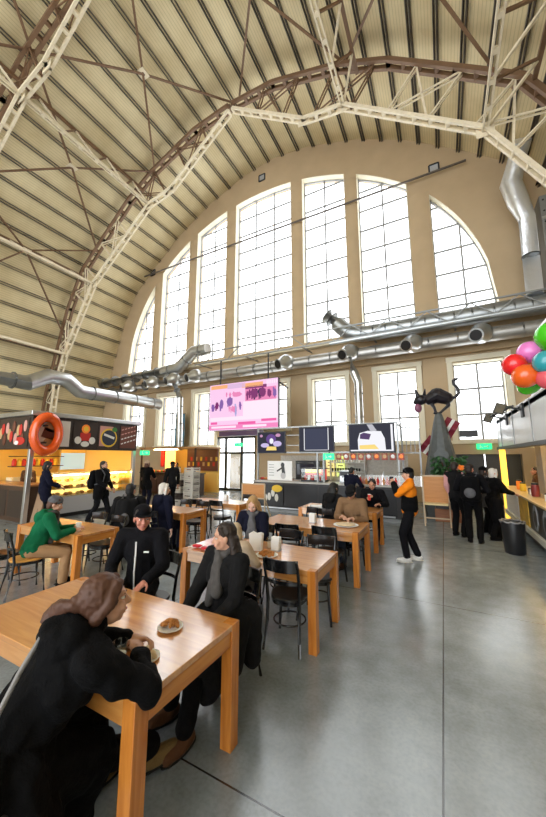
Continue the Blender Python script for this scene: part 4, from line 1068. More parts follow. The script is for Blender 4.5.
for i, (z, n) in enumerate(((3.75, 'upper'), (3.5, 'lower'))):
    o = thing('wall_box', n + ' of the two little dark boxes on the pier beside the drop pipe', 'box', (-3.45, 14.96, z))
    MB().box((0, 0, 0), (.16, .08, .14)).build('box_body', DARK, o, bevel=.008); MB().box((0, -.045, 0), (.1, .01, .08)).build('box_front', TIN_D, o)

# ------------------------------------------------------------------ counter building along the aisle
W_ = mat('pale_cladding', (.84, .88, .93), .25, noise=.06, nscale=3)
H_ = thing('counter_building', 'long white clad snack counter building along the aisle', 'kiosk', (1.6, 0, 0))
MB().span((0, 3.0, 2.15), (.12, 12.6, 3.05)).build('fascia', W_, H_, bevel=.01)
for i in range(5): MB().bar((-.006, 4.2+1.9*i, 2.17), (-.006, 4.2+1.9*i, 3.03), .012, .02, (1, 0, 0)).build('panel_joint', TIN_D, H_, smooth=0)
MB().span((-.05, 3.0, 2.08), (.14, 12.65, 2.16)).build('lower_edge', mat('dark_edge', (.08, .09, .11), .4), H_)
MB().span((0, 12.5, 2.15), (4, 12.62, 3.05)).build('fascia', W_, H_)
MB().span((0, 3, 2.9), (4, 12.6, 3.0)).build('roof_panel', W_, H_, smooth=0)
MB().span((2.6, 3, 0), (2.75, 12.6, 2.9)).build('back_panel', mat('back_black', (.04, .035, .03), .5), H_, smooth=0)
MB().span((.42, 9.6, 0), (.62, 10.15, 2.15)).build('pier', mat('pier_stone', (.33, .28, .22), .6, noise=.2, nscale=6), H_, bevel=.01)
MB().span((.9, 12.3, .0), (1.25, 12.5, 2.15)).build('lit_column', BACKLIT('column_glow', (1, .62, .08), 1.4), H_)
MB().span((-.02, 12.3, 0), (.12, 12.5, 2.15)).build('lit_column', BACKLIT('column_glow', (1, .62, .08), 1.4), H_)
MB().box((1.3, 11.4, 1.85), (.9, .05, .3)).build('lit_sign', BACKLIT('sign_glow', (1, .75, .15), 1.8), H_)
MB().box((1.5, 12.0, 1.45), (1.0, .05, .25)).build('lit_sign', BACKLIT('sign_glow2', (1, .7, .12), 1.3), H_)
for y in (5.2, 7.0, 8.6, 10.8, 11.8): MB().box((.9, y, 2.86), (.2, .6, .04)).build('ceiling_lamp', LAMPW, H_)
bd = thing('notice_board', 'dark board with white notices inside the counter building', 'board', (2.3, 7.9, 1.62), R(-60))
MB().box((0, 0, 0), (1.1, .03, 1.0)).build('board_panel', KD, bd)
MB().box((.0, -.02, .36), (.5, .01, .17)).build('pale_header', PNK, bd)
for x in (-.3, .05, .36):
    for z in (.05, -.3): MB().box((x, -.02, z), (.25, .01, .3)).build('notice', PAPER, bd)
sc = thing('snack_counter', 'long snack counter with pale top, pictured front and white kick rail', 'counter', (1.62, 0, 0))
MB().span((0, 4.0, .2), (.62, 12.3, .93)).build('counter_front', BLACKP, sc, bevel=.01)
MB().span((-.1, 3.95, .93), (.68, 12.35, .98)).build('counter_top', wood('counter_pale', (.7, .5, .22), (.82, .62, .3), .3, .3, 'Y'), sc, bevel=.008)
MB().span((-.06, 4.0, .17), (0, 12.3, .3)).build('kick_rail', mat('rail_cream', (.75, .72, .6), .4), sc, bevel=.01)
MB().span((.06, 4.0, 0), (.6, 12.3, .17)).build('plinth', DARK, sc)
MB().span((-.012, 10.4, .3), (0, 12.2, .9)).build('white_panel', WHITE, sc); MB().span((-.014, 9.3, .3), (0, 10.3, .9)).build('yellow_panel', mat('panel_ochre', (.7, .4, .05), .5, noise=.5, nscale=5), sc)
for i, y in enumerate((6.1, 7.0, 7.9, 8.7)):
    m = MB(); m.prism([(y+.2*math.cos(a*PI/8)*(1+.15*math.sin(a*3)), .6+.26*math.sin(a*PI/8)) for a in range(16)], -.010, 0, 'X'); m.build('pale_drawing', mat('chalk_grey', (.33, .36, .40), .6), sc, smooth=0)
    m = MB(); m.prism([(y+.13*math.cos(a*PI/8), .58+.17*math.sin(a*PI/8)) for a in range(16)], -.014, 0, 'X'); m.build('dark_drawing', BLACKP, sc, smooth=0)
for i, (y, h, r, m_, lab) in enumerate(((8.0, .2, .06, BRN, 'brown jar on the snack counter, nearest the picture edge'), (8.35, .16, .05, WHITE, 'white tub on the snack counter next to the brown jar'), (9.3, .3, .08, mat('jar_maroon', (.2, .03, .03), .3), 'tall maroon canister on the snack counter before the stone pier'), (9.8, .14, .05, TIN, 'small steel pot beside the maroon canister'), (10.6, .22, .07, YLW, 'yellow tub on the snack counter in front of the white haired woman'), (11.1, .26, .06, ORG, 'orange bottle at the far end of the snack counter'))):
    j = thing('counter_jar', lab, 'jar', (1.78, y, .981)); MB().lathe([(r*.9, 0), (r, .02), (r, h*.8), (r*.8, h*.86)], n=16).build('jar_body', m_, j); MB().lathe([(r*.84, h*.86), (r*.84, h), (.004, h)], n=16).build('jar_lid', DARK, j)
# floodlights on arms
def flood(y, z, lab):
    f = thing('flood_light', lab, 'lamp', (1.6, y, z), 0, 'flood lights on the counter building')
    MB().bar((0, 0, 0), (-.42, 0, .14), .04, .04).build('lamp_arm', DARK, f)
    M = Matrix.Rotation(R(25), 3, 'X') @ Matrix.Rotation(R(20), 3, 'Y')
    MB().box((-.42, 0, .06), (.2, .08, .24), rot=M).build('lamp_head', mat('lamp_grey', (.06, .055, .05), .4), f, bevel=.01)
    MB().box((-.42, -.045, .06), (.16, .01, .2), rot=M).build('lamp_glass', mat('lamp_face', (.16, .15, .12), .2), f)
    MB().box((-.02, 0, 0), (.04, .18, .3)).build('mount_plate', DARK, f)
flood(8.6, 2.86, 'black flood light on an arm just under the balloons')
flood(10.6, 2.86, 'black flood light on an arm further along the white fascia')
hr = thing('speaker_arm', 'dark slatted bracket jutting from the fascia towards the low window', 'bracket', (1.6, 9.6, 3.08))
for i in range(4): MB().bar((-.05-.12*i, -.1, -.06*i), (-.05-.12*i, .35, -.06*i), .1, .02).build('bracket_slat', DARK, hr)
MB().bar((0, 0, .02), (-.5, 0, -.24), .04, .04).build('bracket_arm', DARK, hr)
# balloons
BAL = {'green': (.06, .62, .01), 'pink': (.85, .22, .62), 'red': (.85, .015, .02), 'orange': (.9, .13, .01), 'teal': (.03, .36, .42), 'coral': (.85, .12, .16), 'yellow': (.9, .7, .02), 'navy': (.03, .03, .25), 'amber': (.95, .35, .02), 'violet': (.2, .03, .4)}
knot = V((1.62, 6.3, 2.95))
def balloon(x, y, z, r, cn, label):
    b = thing('balloon', label, 'balloon', (x, y, z), 0, 'party balloons in a bunch')
    m = mat('balloon_'+cn, BAL[cn], .22, coat=.6); d = (V((x, y, z))-knot).normalized(); M = d.to_track_quat('Z', 'Y').to_matrix()
    q = MB(); P = [(.03*r/.15, -1.13*r), (.22*r, -1.02*r), (.52*r, -.83*r), (.8*r, -.5*r), (.97*r, -.1*r), (1.0*r, .2*r), (.88*r, .6*r), (.6*r, .9*r), (.25*r, 1.06*r), (.02*r, 1.09*r)]
    q.lathe(P, (0, 0, 0), 20, d).build('balloon_skin', m, b, smooth=180)
    MB().lathe([(.012, -1.19*r), (.022, -1.19*r), (.012, -1.12*r)], (0, 0, 0), 10, d).build('knot', m, b)
    MB().tube([d*-1.18*r, knot-V((x, y, z))], .003, 5).build('string', WHITE, b, smooth=0)
for a in ((1.56, 5.95, 3.62, .23, 'green', 'big bright green balloon at the top of the bunch'), (1.30, 6.1, 3.46, .17, 'pink', 'pink balloon under the big green one'), (1.08, 6.0, 3.27, .17, 'red', 'red balloon sticking out furthest towards the cat sculpture'), (1.18, 5.9, 3.06, .18, 'orange', 'orange balloon below the red one'),
          (1.40, 5.75, 3.2, .17, 'teal', 'teal balloon in the middle front of the bunch'), (1.42, 5.8, 2.98, .16, 'coral', 'coral pink balloon at the bottom of the bunch'), (1.27, 6.25, 2.98, .15, 'green', 'small green balloon half hidden under the orange one'), (1.25, 6.2, 3.27, .11, 'amber', 'small amber balloon between the red and teal ones'),
          (1.52, 6.3, 3.52, .12, 'yellow', 'yellow balloon peeping out beneath the big green one'), (1.47, 6.3, 3.34, .13, 'navy', 'navy balloon behind the teal one'), (1.75, 6.05, 3.36, .2, 'green', 'green balloon at the picture edge beside the teal one'), (1.68, 5.95, 3.0, .15, 'violet', 'violet balloon at the picture edge beside the coral one'), (1.72, 6.0, 3.6, .12, 'pink', 'pink balloon at the picture edge by the big green one')):
    balloon(*a)
tag(MB().box((1.58, 6.3, 2.97), (.16, .16, .08)).build('balloon_weight', DARK, bevel=.01), 'dark clamp on the fascia holding the balloon strings', 'clamp')
# bin
bn = thing('rubbish_bin', 'black rubbish bin with a grey liner beside the snack counter', 'bin', (1.12, 8.05, 0))
MB().lathe([(.16, 0), (.175, .02), (.2, .56), (.195, .6), (.18, .58), (.15, .05)], n=24).build('bin_body', BLACKP, bn)
q = MB(); P = []
for k in range(25): a = 2*PI*k/24; P.append(((.2+.01*math.sin(k*3))*math.cos(a), (.2+.01*math.cos(k*5))*math.sin(a), .6+.012*math.sin(k*2.3)))
q.tube(P, .016, 8, False).build('bin_liner', mat('liner_grey', (.2, .2, .21), .3), bn)

# more on and behind the food bar
ov = thing('oven', 'black oven standing on the back counter behind the glass case', 'oven', (-4.6, 11.75, 1.001))
MB().box((0, 0, .35), (1.0, .35, .7)).build('oven_body', BLACKP, ov, bevel=.01); MB().box((-.08, -.18, .36), (.7, .01, .44)).build('oven_window', mat('oven_glass', (.015, .015, .03), .1), ov); MB().tube([(-.4, -.2, .62), (.24, -.2, .62)], .012).build('handle', TIN, ov)
for i in range(3): MB().lathe([(.025, 0), (.025, .02)], (.4, -.175, .2+.16*i), 12, (0, -1, 0)).build('knob', TIN, ov)
for x, c, n, lab in ((-3.55, (.9, .75, .3), 'cream', 'tall cream lit menu panel behind the food bar, next to the oven'), (-3.15, (.75, .85, .25), 'lime', 'tall lime lit menu panel behind the food bar, next to the cup shelves')):
    p = thing('lit_menu', lab, 'panel', (x-.3, 12.02, 1.5)); MB().box((0, 0, 0), (.3, .03, .75)).build('panel_face', BACKLIT('menu_'+n, c, .9), p)
    for i in range(5): MB().box((0, -.018, .26-.12*i), (.2, .006, .035)).build('menu_line', BRN, p, smooth=0)
cf = thing('coffee_machine', 'steel coffee machine on the food bar counter beside the bottles', 'coffee machine', (-2.75, 10.4, 1.031))
MB().box((0, 0, .2), (.46, .4, .4)).build('machine_body', TIN, cf, bevel=.02); MB().box((0, -.21, .3), (.4, .03, .14)).build('control_panel', BLACKP, cf)
for sx in (-.1, .1): MB().tube([(sx, -.2, .2), (sx, -.3, .2)], .022).build('brew_handle', BLACKP, cf)
MB().box((0, -.2, .03), (.42, .16, .05)).build('drip_tray', TIN_D, cf)
sg = thing('sneeze_guard', 'long curved glass guard over the food bar counter', 'glass guard', (-2.0, 10.12, 1.031))
MB().add([(-.7, .0, .0), (1.4, .0, .0), (1.4, .05, .28), (-.7, .05, .28), (1.4, .3, .38), (-.7, .3, .38)], [(0, 1, 2, 3), (3, 2, 4, 5)]).build('guard_glass', GLASS_D, sg, smooth=0)
for x in (-.7, .35, 1.4): MB().tube([(x, 0, 0), (x, .05, .28), (x, .3, .38), (x, .3, 0)], .012, 6).build('guard_post', TIN, sg)
fm2 = {}
for i in range(16):
    n = ('red', 'golden', 'pale')[i % 3]
    if n not in fm2:
        q = MB(); q.lathe([(.09, 0), (.13, .03), (.13, .035), (.085, .01)], n=16)
        q.ell((0, 0, .05), (.09, .08, .045), None, 10, 6); fm2[n] = q.mesh('food_dish'); fm2[n].materials.append({'red': mat('dish_red', (.55, .06, .04), .4, noise=.4, nscale=30), 'golden': FOOD, 'pale': FOOD2}[n])
    o = bpy.data.objects.new('food_dish', fm2[n]); COL.objects.link(o); o.location = (-5.95+.16*(i % 8) if i < 8 else -2.62+.19*(i-8), 10.5, 1.031)
    tag(o, n+' dish of food set out on the food bar counter '+('near the menu board' if i < 8 else 'under the glass guard'), 'dish', n+(' dishes near the menu board' if i < 8 else ' dishes under the glass guard'))
# ------------------------------------------------------------------ people
SKIN = {k: mat('skin_'+k, c, .5, noise=.08, nscale=20) for k, c in {'fair': (.62, .34, .23), 'warm': (.52, .25, .15), 'pale': (.70, .43, .33), 'ruddy': (.58, .24, .17)}.items()}
def cloth(name, c, rough=.85, noise=.12, bump=.35, bscale=90): return mat('cloth_'+name, c, rough, noise=noise, nscale=14, bump=bump, bscale=bscale, spec=.12)
def ik(a, b, la, lb, pole):
    a, b, pole = V(a), V(b), V(pole); d = b-a; L = min(d.length, (la+lb)*.999); u = d.normalized()
    b = a+u*L; t = (la*la-lb*lb+L*L)/(2*L); h = math.sqrt(max(0, la*la-t*t))
    p = pole-u*pole.dot(u); p = p.normalized() if p.length > 1e-5 else V((0, 0, -1))
    return a+u*t+p*h, b
def hand(mb, w, e, palm_n, side, curl=.5, k=1.):
    # palm, four unequal curled fingers, thumb leaving the side of the palm
    d = (V(w)-V(e)).normalized(); n = V(palm_n); n = (n-d*n.dot(d)).normalized(); s = d.cross(n)*side
    w = V(w); M = Matrix((s, d, n)).transposed()
    mb.cap(w-d*.01, w+d*.03, .026*k, .03*k)
    mb.ell(w+d*.055*k, (.040*k, .052*k, .017*k), M, 12, 8)
    for i, (off, ln) in enumerate(((.029, .072), (.010, .082), (-.010, .076), (-.028, .060))):
        p = w+d*.095*k+s*off*k; a = 0
        for j, f in enumerate((.45, .32, .23)):
            a += curl*(.55, .75, .5)[j]
            q = p+(d*math.cos(a)+n*math.sin(a))*ln*f*k
            mb.cap(p, q, (.0095-.0008*j)*k, (.009-.0008*j)*k, 8); p = q
    p = w+d*.02*k+s*.03*k; q = p+(s*.75+d*.6+n*.25).normalized()*.042*k; mb.cap(p, q, .013*k, .0105*k, 8)
    r = q+(d*.85+s*.2+n*(.3+.4*curl)).normalized()*.032*k; mb.cap(q, r, .0105*k, .009*k, 8)

def person(label, loc, rz, s=1., pose='stand', lean=0., side=0., yaw=0., pitch=0., hl=None, hr=None, curl=(.5, .5), palms=((0, 0, -1), (0, 0, -1)), legs=None,
           skin='fair', top='black', coat=None, pants='black', shoes='black', hair=('short', 'brown'), hat=None, beard=None, girth=1., fem=False, hood=False, vox=.011, extra=None, seat=.475, poles=((-.6, -.6, -.5), (.6, -.6, -.5)), puff=.02, scarf=None, split=None):
    """Local axes: +y is the way the hips face, +x the right hand. All lengths for a 1.75 m body, scaled by s."""
    root = thing('person', label, 'person', loc, rz, 'people in the food hall'); root.scale = (s, s, s)
    sk = SKIN[skin]; g = girth; shw = (.165 if fem else .185)*g
    pel = V((0, 0, .95 if pose != 'sit' else seat/s+.105))
    u = V((math.sin(side), math.sin(lean)*math.cos(side), math.cos(lean)*math.cos(side))).normalized()
    rt = V((1, 0, 0)); rt = (rt-u*rt.dot(u)).normalized(); fw = u.cross(rt)
    P = lambda a, b, c: pel+rt*a+fw*b+u*c          # torso frame: right, forward, up
    waist, chest, nb = P(0, .0, .16), P(0, .0, .34), P(0, -.015, .53)
    hd = nb+u*.055+V((0, 0, .075))+fw*.03
    Mh = (Matrix.Rotation(yaw, 3, 'Z') @ Matrix.Rotation(pitch, 3, 'X'))
    H = lambda x, y, z: hd+Mh @ V((x, y, z))
    sh = [P(-shw, -.01, .475), P(shw, -.01, .475)]
    dflt = [P(-.27, .06, -.06), P(.27, .06, -.06)]
    wr = [V(hl) if hl is not None else dflt[0], V(hr) if hr is not None else dflt[1]]
    el = [None, None]
    for i in (0, 1): el[i], wr[i] = ik(sh[i], wr[i], .29, .26, poles[i])
    hp = [P(-.088, 0, -.02), P(.088, 0, -.02)]
    if legs is None: legs = [(-.1, .0, .085), (.1, .0, .085)] if pose != 'sit' else [(-.11, .40, .085), (.11, .40, .085)]
    kn = [None, None]; an = [V(l) for l in legs]
    for i in (0, 1): kn[i], an[i] = ik(hp[i], an[i], .445, .43, ((-.12, .12)[i], 1, .25 if pose != 'sit' else .8))
    toe = []
    for i in (0, 1):
        d = V(((-.25, .25)[i]*.6, 1, 0)); d.normalize(); toe.append(d)
    # ---- one continuous body
    b = MB()
    b.ell(pel, (.155*g, .105*g, .12)); b.cap(pel, waist, .12*g, .11*g); b.ell(chest, (.155*g, .105*g, .17)); b.cap(sh[0], sh[1], .06, .06); b.cap(waist, chest, .11*g, .11*g)
    if fem: b.ell(P(-.07, .09, .33), (.06, .05, .06)); b.ell(P(.07, .09, .33), (.06, .05, .06))
    b.cap(nb-u*.02, hd+Mh @ V((0, -.02, -.05)), .056, .052)
    b.ell(H(0, -.012, .03), (.074, .092, .092), Mh); b.ell(H(0, .022, -.04), (.058, .066, .075), Mh); b.ell(H(0, .055, -.088), (.028, .026, .022), Mh)
    b.cap(H(0, .083, .012), H(0, .105, -.028), .009, .015); b.ell(H(0, .088, -.034), (.02, .014, .011), Mh)
    b.cap(H(-.038, .072, .028), H(.038, .072, .028), .016, .016); b.ell(H(-.04, .062, -.03), (.024, .022, .025), Mh); b.ell(H(.04, .062, -.03), (.024, .022, .025), Mh)
    b.cap(H(-.018, .083, -.058), H(.018, .083, -.058), .009, .009); b.cap(H(-.015, .081, -.070), H(.015, .081, -.070), .009, .009)
    for sx in (-1, 1): b.ell(H(sx*.076, -.008, -.008), (.011, .021, .032), Mh)
    for i in (0, 1):
        b.cap(sh[i], el[i], .050, .040); b.cap(el[i], wr[i], .039, .027)
        hand(b, wr[i], el[i], palms[i], (1, -1)[i], curl[i])
        b.cap(hp[i], kn[i], .082*g, .056); b.cap(kn[i], kn[i].lerp(an[i], .35), .055, .057); b.cap(kn[i].lerp(an[i], .35), an[i], .057, .038)
        b.cap(an[i]-V((0, .03, .035)), an[i]+toe[i]*.14-V((0, 0, .05)), .038, .03)
    blob('body', b, sk, root, vox*.62 if vox < .009 else vox*.8, 2)
    # ---- face
    EW, EI = mat('eye_white', (.8, .78, .75), .2), mat('eye_iris', (.04, .025, .02), .2)
    for sx in (-1, 1):
        ey = MB().ell(H(sx*.032, .0705, .006), (.0135, .011, .0085), Mh, 10, 8).build('eye', EW, root, smooth=180)
        MB().ell(H(sx*.032, .0795, .006), (.006, .004, .0065), Mh, 8, 6).build('iris', EI, ey, smooth=180)
        MB().tube([H(sx*.015, .088, .028), H(sx*.034, .086, .035), H(sx*.052, .074, .028)], [.004, .005, .003], 6).build('eyebrow', mat('hair_'+hair[1], HC[hair[1]], .6), root, smooth=180)
    MB().tube([H(-.022, .083, -.062), H(-.008, .0925, -.060), H(.008, .0925, -.060), H(.022, .083, -.062)], [.003, .0065, .0065, .003], 8).build('lips', mat('lips', (.42, .12, .11), .4), root, smooth=180)
    # ---- trousers and shoes
    t = MB(); k = .018
    t.ell(pel, (.155*g+k, .105*g+k, .12)); t.cap(pel, waist, .12*g+k, .105*g+k)
    for i in (0, 1): t.cap(hp[i], kn[i], .085*g+k, .06+k); t.cap(kn[i], an[i]+V((0, 0, .03)), .058+k, .05+k)
    blob('trousers', t, cloth(pants, CL[pants]), root, max(vox, .012), 4, .012, .09)
    for i in (0, 1):
        m = MB(); a = an[i]; m.cap(a-V((0, .035, .035)), a+toe[i]*.15-V((0, 0, .052)), .05, .04); m.cap(a, a-V((0, 0, .03)), .052, .055); m.ell(a+toe[i]*.05-V((0, 0, .06)), (.055, .12, .03), Matrix.Rotation(math.atan2(-toe[i].x, toe[i].y), 3, 'Z'))
        so = blob('shoe', m, cloth(shoes, CL[shoes], .5), root, max(vox*.8, .009), 3)
        q = MB(); c = a+toe[i]*.045-V((0, 0, .078)); q.ell(c, (.056, .155, .014), Matrix.Rotation(math.atan2(-toe[i].x, toe[i].y), 3, 'Z')); q.build('sole', cloth('sole_'+('pale' if shoes in ('white', 'tan') else 'dark'), (.75, .72, .65) if shoes in ('white', 'tan') else (.02, .02, .02)), so)
    # ---- jacket / coat
    j = MB(); k = .028
    j.ell(chest, (.16*g+k, .112*g+k, .17)); j.cap(waist, chest, .115*g+k, .115*g+k); j.cap(sh[0], sh[1], .062+k*.8, .062+k*.8); j.cap(pel, waist, .13*g+k, .115*g+k); j.ell(pel, (.16*g+k, .115*g+k, .13))
    if fem: j.ell(P(-.07, .09, .33), (.07, .06, .07)); j.ell(P(.07, .09, .33), (.07, .06, .07))
    sl = MB() if split else j
    for i in (0, 1):
        sl.cap(sh[i], el[i], .055+k, .046+k*.8); sl.cap(el[i], el[i].lerp(wr[i], .9), .045+k*.8, .034+k*.6)
    j.cap(nb-u*.05, nb+u*.015, .085, .075)
    if coat == 'long':
        for i in (0, 1):
            if pose == 'sit': j.cap(hp[i], kn[i], .125*g+k, .095+k); j.cap(kn[i]-V((0, .03, 0)), kn[i]-V((0, .10, .24)), .09+k, .085+k); j.cap(hp[i], kn[i].lerp(hp[i], .4)-V((0, .02, .26)), .12, .10+k)
            else: j.cap(hp[i], kn[i]+V((0, 0, .02)), .12*g+k, .11+k)
        if pose == 'sit':
            for x in (-.17, -.06, .06, .17): j.cap(pel+V((x, -.10, .0)), pel+V((x*1.1, -.13, -.34)), .12, .09)
            for sx in (-1, 1): j.cap(pel+V((sx*.17, .02, -.02)), pel+V((sx*.22, .12, -.30)), .11, .08)
    elif coat == 'mid':
        for i in (0, 1): j.cap(hp[i], hp[i].lerp(kn[i], .4), .10*g+k, .095*g+k)
    if hood: j.cap(P(-.07, -.10, .49), P(.07, -.10, .49), .07, .07); j.ell(P(0, -.13, .42), (.12, .065, .1))
    JM = cloth(top, CL[top])
    blob('jacket', j, JM, root, max(vox, .009), 4, puff, .10)
    if split: blob('sleeves', sl, cloth(split, CL[split]), root, max(vox, .009), 4, puff*.6, .08)
    if scarf:
        q = MB(); 
        for a in range(8): q.cap(nb+V((.075*math.cos(a*PI/4), .075*math.sin(a*PI/4), .015*math.sin(a*2))), nb+V((.075*math.cos((a+1)*PI/4), .075*math.sin((a+1)*PI/4), .015*math.sin(a*2+2))), .038, .038)
        q.cap(nb+fw*.09, P(-.06, .16, .25), .04, .05); q.cap(nb+fw*.09, P(.05, .16, .15), .04, .045)
        blob('scarf', q, cloth(scarf, CL[scarf], noise=.5), root, .012, 2, .02, .05)
    # ---- hair and hats
    hm = mat('hair_'+hair[1], HC[hair[1]], .55, noise=.35, nscale=30, bump=.6, bscale=70)
    q = MB(); style = hair[0]
    if style != 'none':
        q.ell(H(0, -.026, .042), (.083, .096, .094), Mh); q.ell(H(0, -.05, -.01), (.078, .065, .085), Mh)
        for sx in (-1, 1): q.cap(H(sx*.055, .035, .085), H(sx*.074, .0, .03), .022, .016)
        if style in ('long', 'loose'):
            for i in range(9):
                a = -1.25+2.5*i/8; st_ = V((.074*math.sin(a), -.05-.045*math.cos(a), -.02)); en = V((.088*math.sin(a), -.075-.05*math.cos(a), (-.22 if style == 'long' else -.29)-.07*math.cos(a)-.012*(i % 2)))
                q.cap(H(*st_), hd+Mh @ st_*.9+V((Mh @ V((en.x, en.y, 0))).to_tuple())*.35+V((0, 0, -.12)), .034, .034); q.cap(hd+Mh @ st_*.9+V((Mh @ V((en.x, en.y, 0))).to_tuple())*.35+V((0, 0, -.12)), hd+Mh @ V((en.x, en.y, 0))+V((0, 0, en.z-.02)), .034, .02)
            for sx in ((-1, 1) if style == 'long' else ()): q.cap(H(sx*.03, .055, .10), H(sx*.078, .03, .02), .02, .022); q.cap(H(sx*.078, .03, .02), H(sx*.085, .0, -.12), .022, .025); q.cap(H(sx*.085, .0, -.12), H(sx*.09, .01, -.22), .025, .016)
        if style == 'ponytail':
            q.ell(H(0, -.115, .02), (.045, .045, .045)); q.ell(H(0, -.03, .03), (.09, .102, .1), Mh); c0 = H(0, -.135, .02)
            for sx in (-1, 1): q.cap(H(sx*.045, .05, .085), H(sx*.083, .0, .01), .022, .03); q.cap(H(sx*.083, .0, .01), H(sx*.06, -.06, -.06), .03, .03)
            for i in range(9):
                a = -.9+1.8*i/8; w_ = .25+.12*math.sin(i*2.1)
                t0 = c0+Mh @ V((.02*math.sin(a*2), .0, 0)); t1 = c0+Mh @ V((-.05+.03*math.sin(i*1.7), -.055, 0))+V((0, 0, -.03+.035*a)); t2 = c0+Mh @ V((-.10+.02*math.sin(i*2.3), -.085-.02*math.cos(i), 0))+V((0, 0, -.09+.05*a)); t3 = c0+Mh @ V((-.15-.03*math.cos(i*1.9), -.09, 0))+V((0, 0, -.15+.07*a-.3*(w_-.25)))
                q.cap(t0, t1, .026, .024); q.cap(t1, t2, .024, .02); q.cap(t2, t3, .02, .008)
        if style == 'bob':
            for sx in (-1, 1): q.cap(H(sx*.035, .055, .095), H(sx*.08, .02, .01), .022, .026); q.cap(H(sx*.08, .02, .01), H(sx*.078, .0, -.10), .028, .024)
            q.ell(H(0, -.06, -.06), (.085, .055, .075), Mh)
        blob('hair', q, hm, root, max(vox*.8, .007), 2, .012, .025)
    if beard:
        q = MB(); q.ell(H(0, .045, -.085), (.05, .042, .035), Mh); q.cap(H(-.055, .03, -.06), H(0, .065, -.085), .018, .024); q.cap(H(.055, .03, -.06), H(0, .065, -.085), .018, .024)
        blob('beard', q, mat('hair_'+beard, HC[beard], .6), root, .008, 2)
    if hat:
        kind, col = hat; q = MB()
        q.ell(H(0, -.018, .065), (.091, .108, .078), Mh)
        if kind == 'beanie':
            q.ell(H(0, -.018, .05), (.093, .108, .05), Mh); blob('beanie', q, cloth(col, CL[col], .9, .4, .6, 60), root, .009, 2, .008, .04)
        else:
            cp = blob('cap', q, cloth(col, CL[col]), root, .009, 2)
            m = MB(); n = 10; A = [(.078*math.cos(PI*i/n), .055+.10*math.sin(PI*i/n)**.8) for i in range(n+1)]
            top_ = [H(x, y, .062-.9*(y-.055)**2-.01*abs(x)/.07) for x, y in A]; bot = [p-Mh @ V((0, 0, .007)) for p in top_]
            nn = len(top_); m.add(top_+bot, [tuple(range(nn)), tuple(reversed(range(nn, 2*nn)))]+[(i, i+nn, (i+1) % nn+nn, (i+1) % nn) for i in range(nn)])
            m.build('cap_peak', cloth(col, CL[col]), cp)
    root['_'] = 0; del root['_']
    W = Matrix.Translation(loc) @ Matrix.Rotation(rz, 4, 'Z') @ Matrix.Scale(s, 4)
    if extra: extra(dict(root=root, P=P, H=H, wr=wr, el=el, sh=sh, nb=nb, pel=pel, kn=kn, an=an, M=W, u=u, fw=fw, rt=rt))
    return root
HC = {'brown': (.09, .035, .018), 'dark': (.022, .013, .010), 'black': (.008, .007, .007), 'blond': (.45, .27, .11), 'pale': (.48, .36, .22), 'grey': (.55, .52, .50), 'white': (.75, .70, .64)}
CL = {'olivebrown': (.17, .11, .045), 'black': (.0035, .0035, .0042), 'ink': (.006, .006, .008), 'soot': (.010, .010, .011), 'navy': (.008, .009, .022), 'green': (.008, .13, .055), 'orange': (.85, .24, .012), 'khaki': (.22, .13, .07), 'beige': (.55, .42, .30), 'grey': (.12, .12, .13), 'pink': (.7, .36, .36), 'white': (.75, .74, .72), 'tan': (.45, .27, .10), 'brown': (.10, .045, .022), 'denim': (.03, .04, .06), 'olive': (.12, .13, .10), 'plaid': (.085, .08, .078), 'plum': (.08, .03, .05), 'camel': (.42, .25, .13)}
def world(D, p): return D['M'] @ V(p)
def bag_strap(D):
    s = thing('crossbody_bag', 'grey strapped black bag worn across the back of the woman in the black coat', 'bag')
    pts = [D['P'](-.10, .05, .555), D['P'](-.07, -.13, .50), D['P'](-.02, -.182, .42), D['P'](.04, -.19, .31), D['P'](.10, -.185, .2), D['P'](.17, -.155, .09), D['P'](.22, -.09, .0)]
    m = MB()
    wp = [world(D, p) for p in pts]
    m.tube(wp, .011, 8)
    m.build('bag_strap', mat('strap_grey', (.25, .24, .24), .5), s)
    MB().ell(world(D, D['P'](.26, -.02, -.06)), (.06, .11, .08)).build('bag_body', BLACKP, s)
def backpack(label, col='soot', k=1.):
    def f(D):
        s = thing('backpack', label, 'backpack')
        P = D['P']; m = MB()
        m.cap(world(D, P(-.09, -.22, .42)), world(D, P(-.10, -.23, .08)), .10*k, .11*k); m.cap(world(D, P(.09, -.22, .42)), world(D, P(.10, -.23, .08)), .10*k, .11*k); m.cap(world(D, P(0, -.25, .40)), world(D, P(0, -.26, .10)), .12*k, .13*k)
        blob('pack_body', m, cloth(col, CL[col]), s, .016, 4)
        q = MB(); q.ell(world(D, P(0, -.36, .16)), (.11*k, .06*k, .11*k)); q.build('front_pocket', cloth('grey', CL['grey']), s)
        for sx in (-1, 1): MB().tube([world(D, P(sx*.11, -.13, .50)), world(D, P(sx*.13, .02, .575)), world(D, P(sx*.14, .155, .42)), world(D, P(sx*.16, .13, .2)), world(D, P(sx*.17, -.1, .12))], .016, 6).build('shoulder_strap', cloth('grey', CL['grey']), s)
    return f
def held_cup(label, col, hnd=1):
    def f(D):
        w = world(D, D['wr'][hnd]); e = world(D, D['el'][hnd]); d = (w-e).normalized(); p = w+d*.085
        c = thing('drink_cup', label, 'cup', p+V((0, 0, -.07)))
        MB().lathe([(.026, 0), (.036, .12), (.033, .12), (.024, .006)], n=16).build('cup_body', mat('held_%s' % label[:6], col, .4), c)
        MB().lathe([(.037, .118), (.037, .128), (.01, .134)], n=16).build('cup_lid', WHITE, c)
    return f
